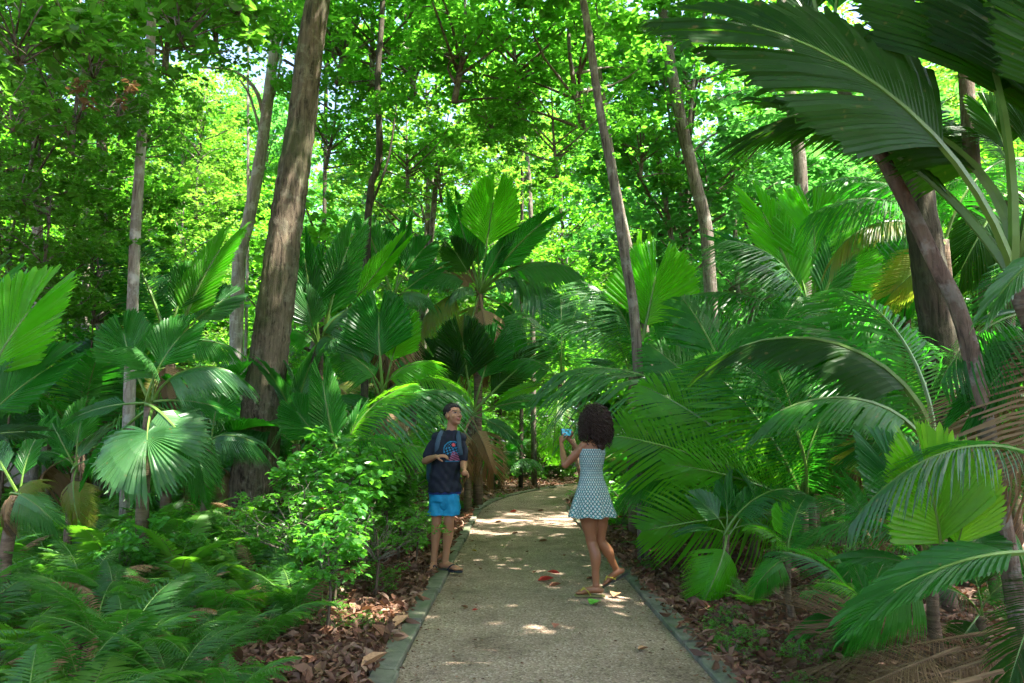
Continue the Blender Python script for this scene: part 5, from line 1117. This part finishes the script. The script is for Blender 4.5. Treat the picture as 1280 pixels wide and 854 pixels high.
# hair: short and curly with a fade
b = Body(); hr = random.Random(3)
for i in range(560):
    th = hr.uniform(0, 2 * PI); ph = math.acos(1 - hr.random() * 1.12)
    v = Vector((math.sin(ph) * math.cos(th) * .076, math.sin(ph) * math.sin(th) * .096 - .014, math.cos(ph) * .088 + .030))
    if v.y > .040 and v.z < .072: continue
    if v.z < .0 and v.y > -.03: continue
    if abs(v.x) > .05 and v.z < .015 and v.y > -.02: continue
    r = .014 if v.z > .055 else .007
    b.ball(gm(v.x, v.y, v.z), (r * hr.uniform(.8, 1.3),) * 3, None, 6)
b.ball(gm(0, -.020, .044), (.081, .096, .090), Rm)
link('hair', remeshed(b, 'hair', [plain('black_hair', (.012, .009, .008), .7, .3, .4, 120)], .0045, 1), mroot)
gr = plain('grey_sandal', (.045, .05, .07), .7, .3); st = plain('dark_strap', (.015, .018, .03), .6)
sandal(mroot, 'sandal', lk[0][2], *f1[:3], 1.0, gr, st); sandal(mroot, 'sandal', lk[1][2], *f2[:3], 1.0, st, st)
# backpack
bp_ = link('backpack', None, None, (MX - .06, MY + .20, .045 + .88), label='dark teal backpack worn on both shoulders by the man', cat='backpack')
b = Body(); b.rings([(0, 0, 0, .14, .06), (0, .01, .06, .165, .085), (0, .01, .2, .165, .09), (.01, 0, .36, .15, .075), (.02, -.01, .44, .11, .05)], FY)
link('bag', remeshed(b, 'bag', [plain('teal_nylon', (.010, .040, .055), .6, .3, .2, 30, .2)], .008, 2), bp_)
b = Body(); b.rings([(-.03, .075, .05, .11, .04), (-.03, .08, .12, .12, .045), (-.03, .075, .22, .11, .03)], FY); link('pocket', remeshed(b, 'pocket', [plain('dark_nylon', (.008, .02, .03), .6, .3)], .008, 2), bp_)
for sx, P_ in ((-1, [(-.075, -.075, 1.18), (-.075, -.120, 1.27), (-.055, -.100, 1.370), (-.030, -.03, 1.435), (-.055, .07, 1.40), (-.07, .14, 1.28)]), (1, [(.178, -.085, 1.18), (.160, -.105, 1.27), (.145, -.078, 1.370), (.130, -.01, 1.430), (.13, .08, 1.39), (.09, .15, 1.28)])):
    mb = MB(); q = smooth_line([Vector(p) + Vector((MX, MY, .045)) - bp_.location for p in P_], 24); mb.tube(q, [.024] * 24, 10, flat=.28, up=Vector((0, 1, 0)) if 0 else None)
    link('strap', mb.mesh('strap', [plain('grey_teal_strap', (.03, .06, .085), .7)], smooth=True), bp_)

# ---- the woman: walks left across the path, seen from behind, phone raised
WX, WY = at(740, 600, 6.55).x, 6.55
wroot = link('person', None, None, (WX, WY, .022), label='woman with long black curls in a patterned mini dress taking a photo of the man', cat='person', scale=.965)
WF = math.radians(128)
b = Body()
WH = (.005, .05, 1.565); WHY = math.radians(132)
Rw, gw = head(b, WH, WHY, .05, 0, .96)
b.limb([(.025, .0, 1.36), (.015, .015, 1.43), (.005, .03, 1.51)], [.052, .046, .046])
b.rings([(.0, 0, .76, .12, .10), (0, 0, .88, .165, .115), (.0, 0, 1.0, .135, .095), (-.005, 0, 1.10, .090, .074), (.0, 0, 1.22, .112, .09), (.01, .0, 1.31, .122, .082), (.02, .0, 1.37, .10, .062), (.02, 0, 1.40, .06, .055)], WF)
s_l, e_l, w_l = Vector((-.070, -.045, 1.345)), Vector((-.245, .03, 1.165)), Vector((-.262, .26, 1.36))      # arm nearest the camera
s_r, e_r, w_r = Vector((.10, .115, 1.345)), Vector((.0, .34, 1.20)), Vector((-.17, .37, 1.40))
for s1, e1, w1 in ((s_l, e_l, w_l), (s_r, e_r, w_r)):
    b.ball(s1, (.048,) * 3); b.limb([s1, s1.lerp(e1, .5), e1], [.046, .040, .033]); b.limb([e1, e1.lerp(w1, .35), w1], [.034, .034, .021])
PH = Vector((-.205, .33, 1.475))      # phone centre
hand(b, w_l, (-.02, .35, .95), (.7, .5, 0), .86, .55, 1); hand(b, w_r, (-.45, -.15, .8), (-.2, -.75, .2), .86, .5, -1)
wl = [(Vector((-.05, .0, .80)), Vector((-.012, .02, .47)), Vector((.022, .0, .095))), (Vector((.075, .06, .80)), Vector((.075, .10, .46)), Vector((.235, .24, .205)))]
for h_, k_, a_ in wl:
    b.limb([h_, h_.lerp(k_, .5), k_ + (h_ - k_).normalized() * .05, k_], [.098, .076, .053, .050], n=18)
    bk = Vector((.02, -.02, 0)); b.limb([k_, k_.lerp(a_, .32) + bk, k_.lerp(a_, .7) + bk * .3, a_], [.050, .053, .036, .031], n=18)
g1 = foot(b, wl[0][2], (-.96, .12, 0), .93); td = Vector((-.72, .15, -.42)).normalized()
g2 = foot(b, wl[1][2], td, .93)
link('body', remeshed(b, 'body', [M['skin']], .0055, 3, skin_col((.23, .098, .042), (.25, .07, .06), WH, Rw, .96)), wroot)
# dress: one loft with a flared skirt
spec = [(.0, .01, .700, .232, .195), (.0, .01, .76, .212, .178), (.0, .008, .84, .188, .156), (.0, 0, .92, .164, .132), (.0, 0, 1.0, .136, .110), (-.005, 0, 1.07, .112, .094), (-.003, 0, 1.13, .106, .092), (.0, 0, 1.20, .120, .105), (.006, 0, 1.27, .132, .104), (.012, 0, 1.32, .128, .092)]
SEG = 240; NR = 170; V = []; C = []
zs = np.linspace(.700, 1.315, NR); sz = [s_[2] for s_ in spec]
f_ = Vector((math.cos(WF), math.sin(WF), 0)); sd_ = Vector((-f_.y, f_.x, 0))
for j, z in enumerate(zs):
    x, y, a, bb = (float(np.interp(z, sz, [s_[k] for s_ in spec])) for k in (0, 1, 3, 4)); fl = max(0, (1.02 - z) / .32)
    for i in range(SEG):
        th = 2 * PI * i / SEG; k = 1 + .07 * fl * math.sin(th * 9 + .7 * math.sin(th * 2)) + .03 * fl * math.sin(th * 17 + z * 6)
        p = Vector((x, y, z + .006 * fl * math.sin(th * 7))) + (sd_ * a * math.cos(th) + f_ * bb * math.sin(th)) * k
        # low scooped back and straps are cut by colour-free geometry below
        V.append(p)
        u = th / (2 * PI) * 34; v = (z - .7) / .042
        du = abs((u % 1) - .5) * 2; dv = abs((v % 1) - .5) * 2; row = int(v) % 4
        on = abs(du - dv) < .36
        C.append((.03, .11, .11) if on else (.40, .43, .38))
        if du + dv < .38: C[-1] = (.02, .22, .22)
F = []
for j in range(NR - 1):
    for i in range(SEG):
        a = j * SEG + i; b2 = j * SEG + (i + 1) % SEG; F.append((a, b2, b2 + SEG, a + SEG))
me = mesh_of('dress', V, F, [vcol_mat('dress_cloth', .85, .15)], smooth=True)
ca = me.color_attributes.new('Col', 'FLOAT_COLOR', 'POINT'); ca.data.foreach_set('color', np.concatenate([np.array(C), np.ones((len(C), 1))], 1).ravel())
dress = link('dress', me, wroot); sol = dress.modifiers.new('thick', 'SOLIDIFY'); sol.thickness = .003
sc_c = plain('dress_strap', (.20, .26, .25), .85)
for P_ in ([(-.085, -.085, 1.30), (-.075, -.060, 1.37), (-.070, -.01, 1.395), (-.085, .05, 1.36), (-.095, .085, 1.29)], [(.10, .035, 1.31), (.085, .06, 1.38), (.06, .09, 1.395), (.03, .13, 1.36), (.0, .14, 1.29)]):
    mb = MB(); mb.tube(smooth_line([Vector(p) for p in P_], 16), [.010] * 16, 8, flat=.35); link('strap', mb.mesh('strap', [sc_c], smooth=True), dress)
# hair: long voluminous curls
mb = MB(); hr = random.Random(8)
cen = gw(0, -.03, .02)
b = Body(); b.ball(gw(0, -.030, .035), (.088, .100, .095), Rw); b.limb([gw(0, -.05, .0), Vector((.055, .0, 1.50)), Vector((.075, -.03, 1.42)), Vector((.075, -.035, 1.34))], [.100, .105, .088, .050], 14, 20, flat=.9)
core = remeshed(b, 'hair_core', [], .008, 2)
ccv = np.empty(len(core.vertices) * 3); core.vertices.foreach_get('co', ccv)
mb.add(ccv.reshape(-1, 3).tolist(), [tuple(p.vertices) for p in core.polygons], 0)
for i in range(1150):
    th = hr.uniform(0, 2 * PI); ph = math.acos(1 - hr.random() * 1.35)
    lv = Vector((math.sin(ph) * math.cos(th) * .078, math.sin(ph) * math.sin(th) * .09 - .03, math.cos(ph) * .085 + .035))
    if lv.y > .045 and lv.z < .07: continue
    s0 = gw(lv.x, lv.y, lv.z); out = (s0 - cen); out.z *= .5; out = out.normalized()
    L_ = hr.uniform(.16, .34) if lv.z > -.02 else hr.uniform(.1, .24)
    wob = hr.uniform(-.03, .018); bx = hr.uniform(.25, .95); n = 16; cr_ = hr.uniform(.007, .013); ph0 = hr.uniform(0, 6.28); tw = hr.uniform(10, 17)
    p = s0.copy(); v = (out * bx + Vector((0, 0, hr.uniform(.0, .5)))).normalized(); pts = []
    for k in range(n):
        pts.append(p.copy()); v = (v + Vector((.02, -.01, -.30)) + Vector((hr.uniform(-.1, .1), hr.uniform(-.1, .1), 0))).normalized(); p = p + v * L_ / n
        hw = Vector((p.x - .045, p.y - .0, 0)); lim = .030 + .116 * math.sqrt(max(0, 1 - ((p.z - 1.475) / .27) ** 2)) if p.z < 1.5 else max(.085, .02 + .122 * math.sqrt(max(0, 1 - ((p.z - 1.52) / .21) ** 2)))
        p.z = min(p.z, 1.738 + wob - 3.0 * ((p.x - .02) ** 2 + (p.y - .03) ** 2)); lim += wob
        if hw.length > lim: q = hw.normalized() * lim; p.x = q.x + .045; p.y = q.y
        if p.z < 1.265: break
    if len(pts) < 5: continue
    Q = []
    for k, q in enumerate(pts):
        for h2 in range(2):
            if k == len(pts) - 1 and h2: continue
            t = k + h2 * .5; qq = q.lerp(pts[min(k + 1, len(pts) - 1)], h2 * .5); an = ph0 + t / n * tw * 2 * PI * L_ * 1.4
            rr_ = cr_ * min(1, t / 2); Q.append(qq + Vector((math.cos(an) * rr_, math.sin(an) * rr_, 0)))
    mb.tube(Q, [.0046 * (1 - .4 * k / len(Q)) for k in range(len(Q))], 4, cap=False)
hm = plain('dark_brown_hair', (.026, .014, .009), .5, .25, .5, 90)
link('hair', mb.mesh('hair', [hm], smooth=True), wroot)
ys_ = plain('yellow_strap', (.42, .40, .05), .6); dk = plain('dark_sole', (.03, .03, .025), .8)
yso = plain('olive_footbed', (.16, .15, .05), .8)
sandal(wroot, 'sandal', wl[0][2], *g1[:3], .95, yso, ys_); sandal(wroot, 'sandal', wl[1][2], *g2[:3], .95, dk, ys_)
# phone
ph_ = link('phone', None, None, Vector((WX, WY, .022)) + PH * .965, label='phone with a lit screen held up sideways by the woman', cat='phone')
R = frame(WHY + PI, .12)
import bmesh
bm = bmesh.new(); bmesh.ops.create_cube(bm, size=1); bmesh.ops.scale(bm, vec=(.150, .009, .072), verts=bm.verts); bmesh.ops.bevel(bm, geom=list(bm.edges), offset=.003, segments=2, affect='EDGES')
me = bpy.data.meshes.new('case'); bm.to_mesh(me); bm.free(); me.transform(R.to_4x4()); me.materials.append(plain('phone_case', (.03, .03, .035), .3, .5)); link('case', me, ph_)
def scr():
    m, nt, N, L = newmat('lit_screen'); tc = N.new('ShaderNodeTexCoord'); nz = nd(N, 'ShaderNodeTexNoise'); nz.inputs['Scale'].default_value = 28; L.new(tc.outputs['Object'], nz.inputs['Vector'])
    r = ramp(N, [(.35, (.01, .06, .05)), (.5, (.03, .30, .38)), (.65, (.10, .45, .75))]); L.new(nz.outputs['Fac'], r.inputs[0])
    b_ = N.new('ShaderNodeBsdfPrincipled'); b_.inputs['Base Color'].default_value = (.01, .01, .01, 1); b_.inputs['Roughness'].default_value = .1
    L.new(r.outputs[0], b_.inputs['Emission Color']); b_.inputs['Emission Strength'].default_value = .16
    o = N.new('ShaderNodeOutputMaterial'); L.new(b_.outputs[0], o.inputs[0]); return m
mb = MB(); mb.box((0, .0052, 0), (.069, .0006, .032), 0); me = mb.mesh('screen', [scr()]); me.transform(R.to_4x4()); link('screen', me, ph_)
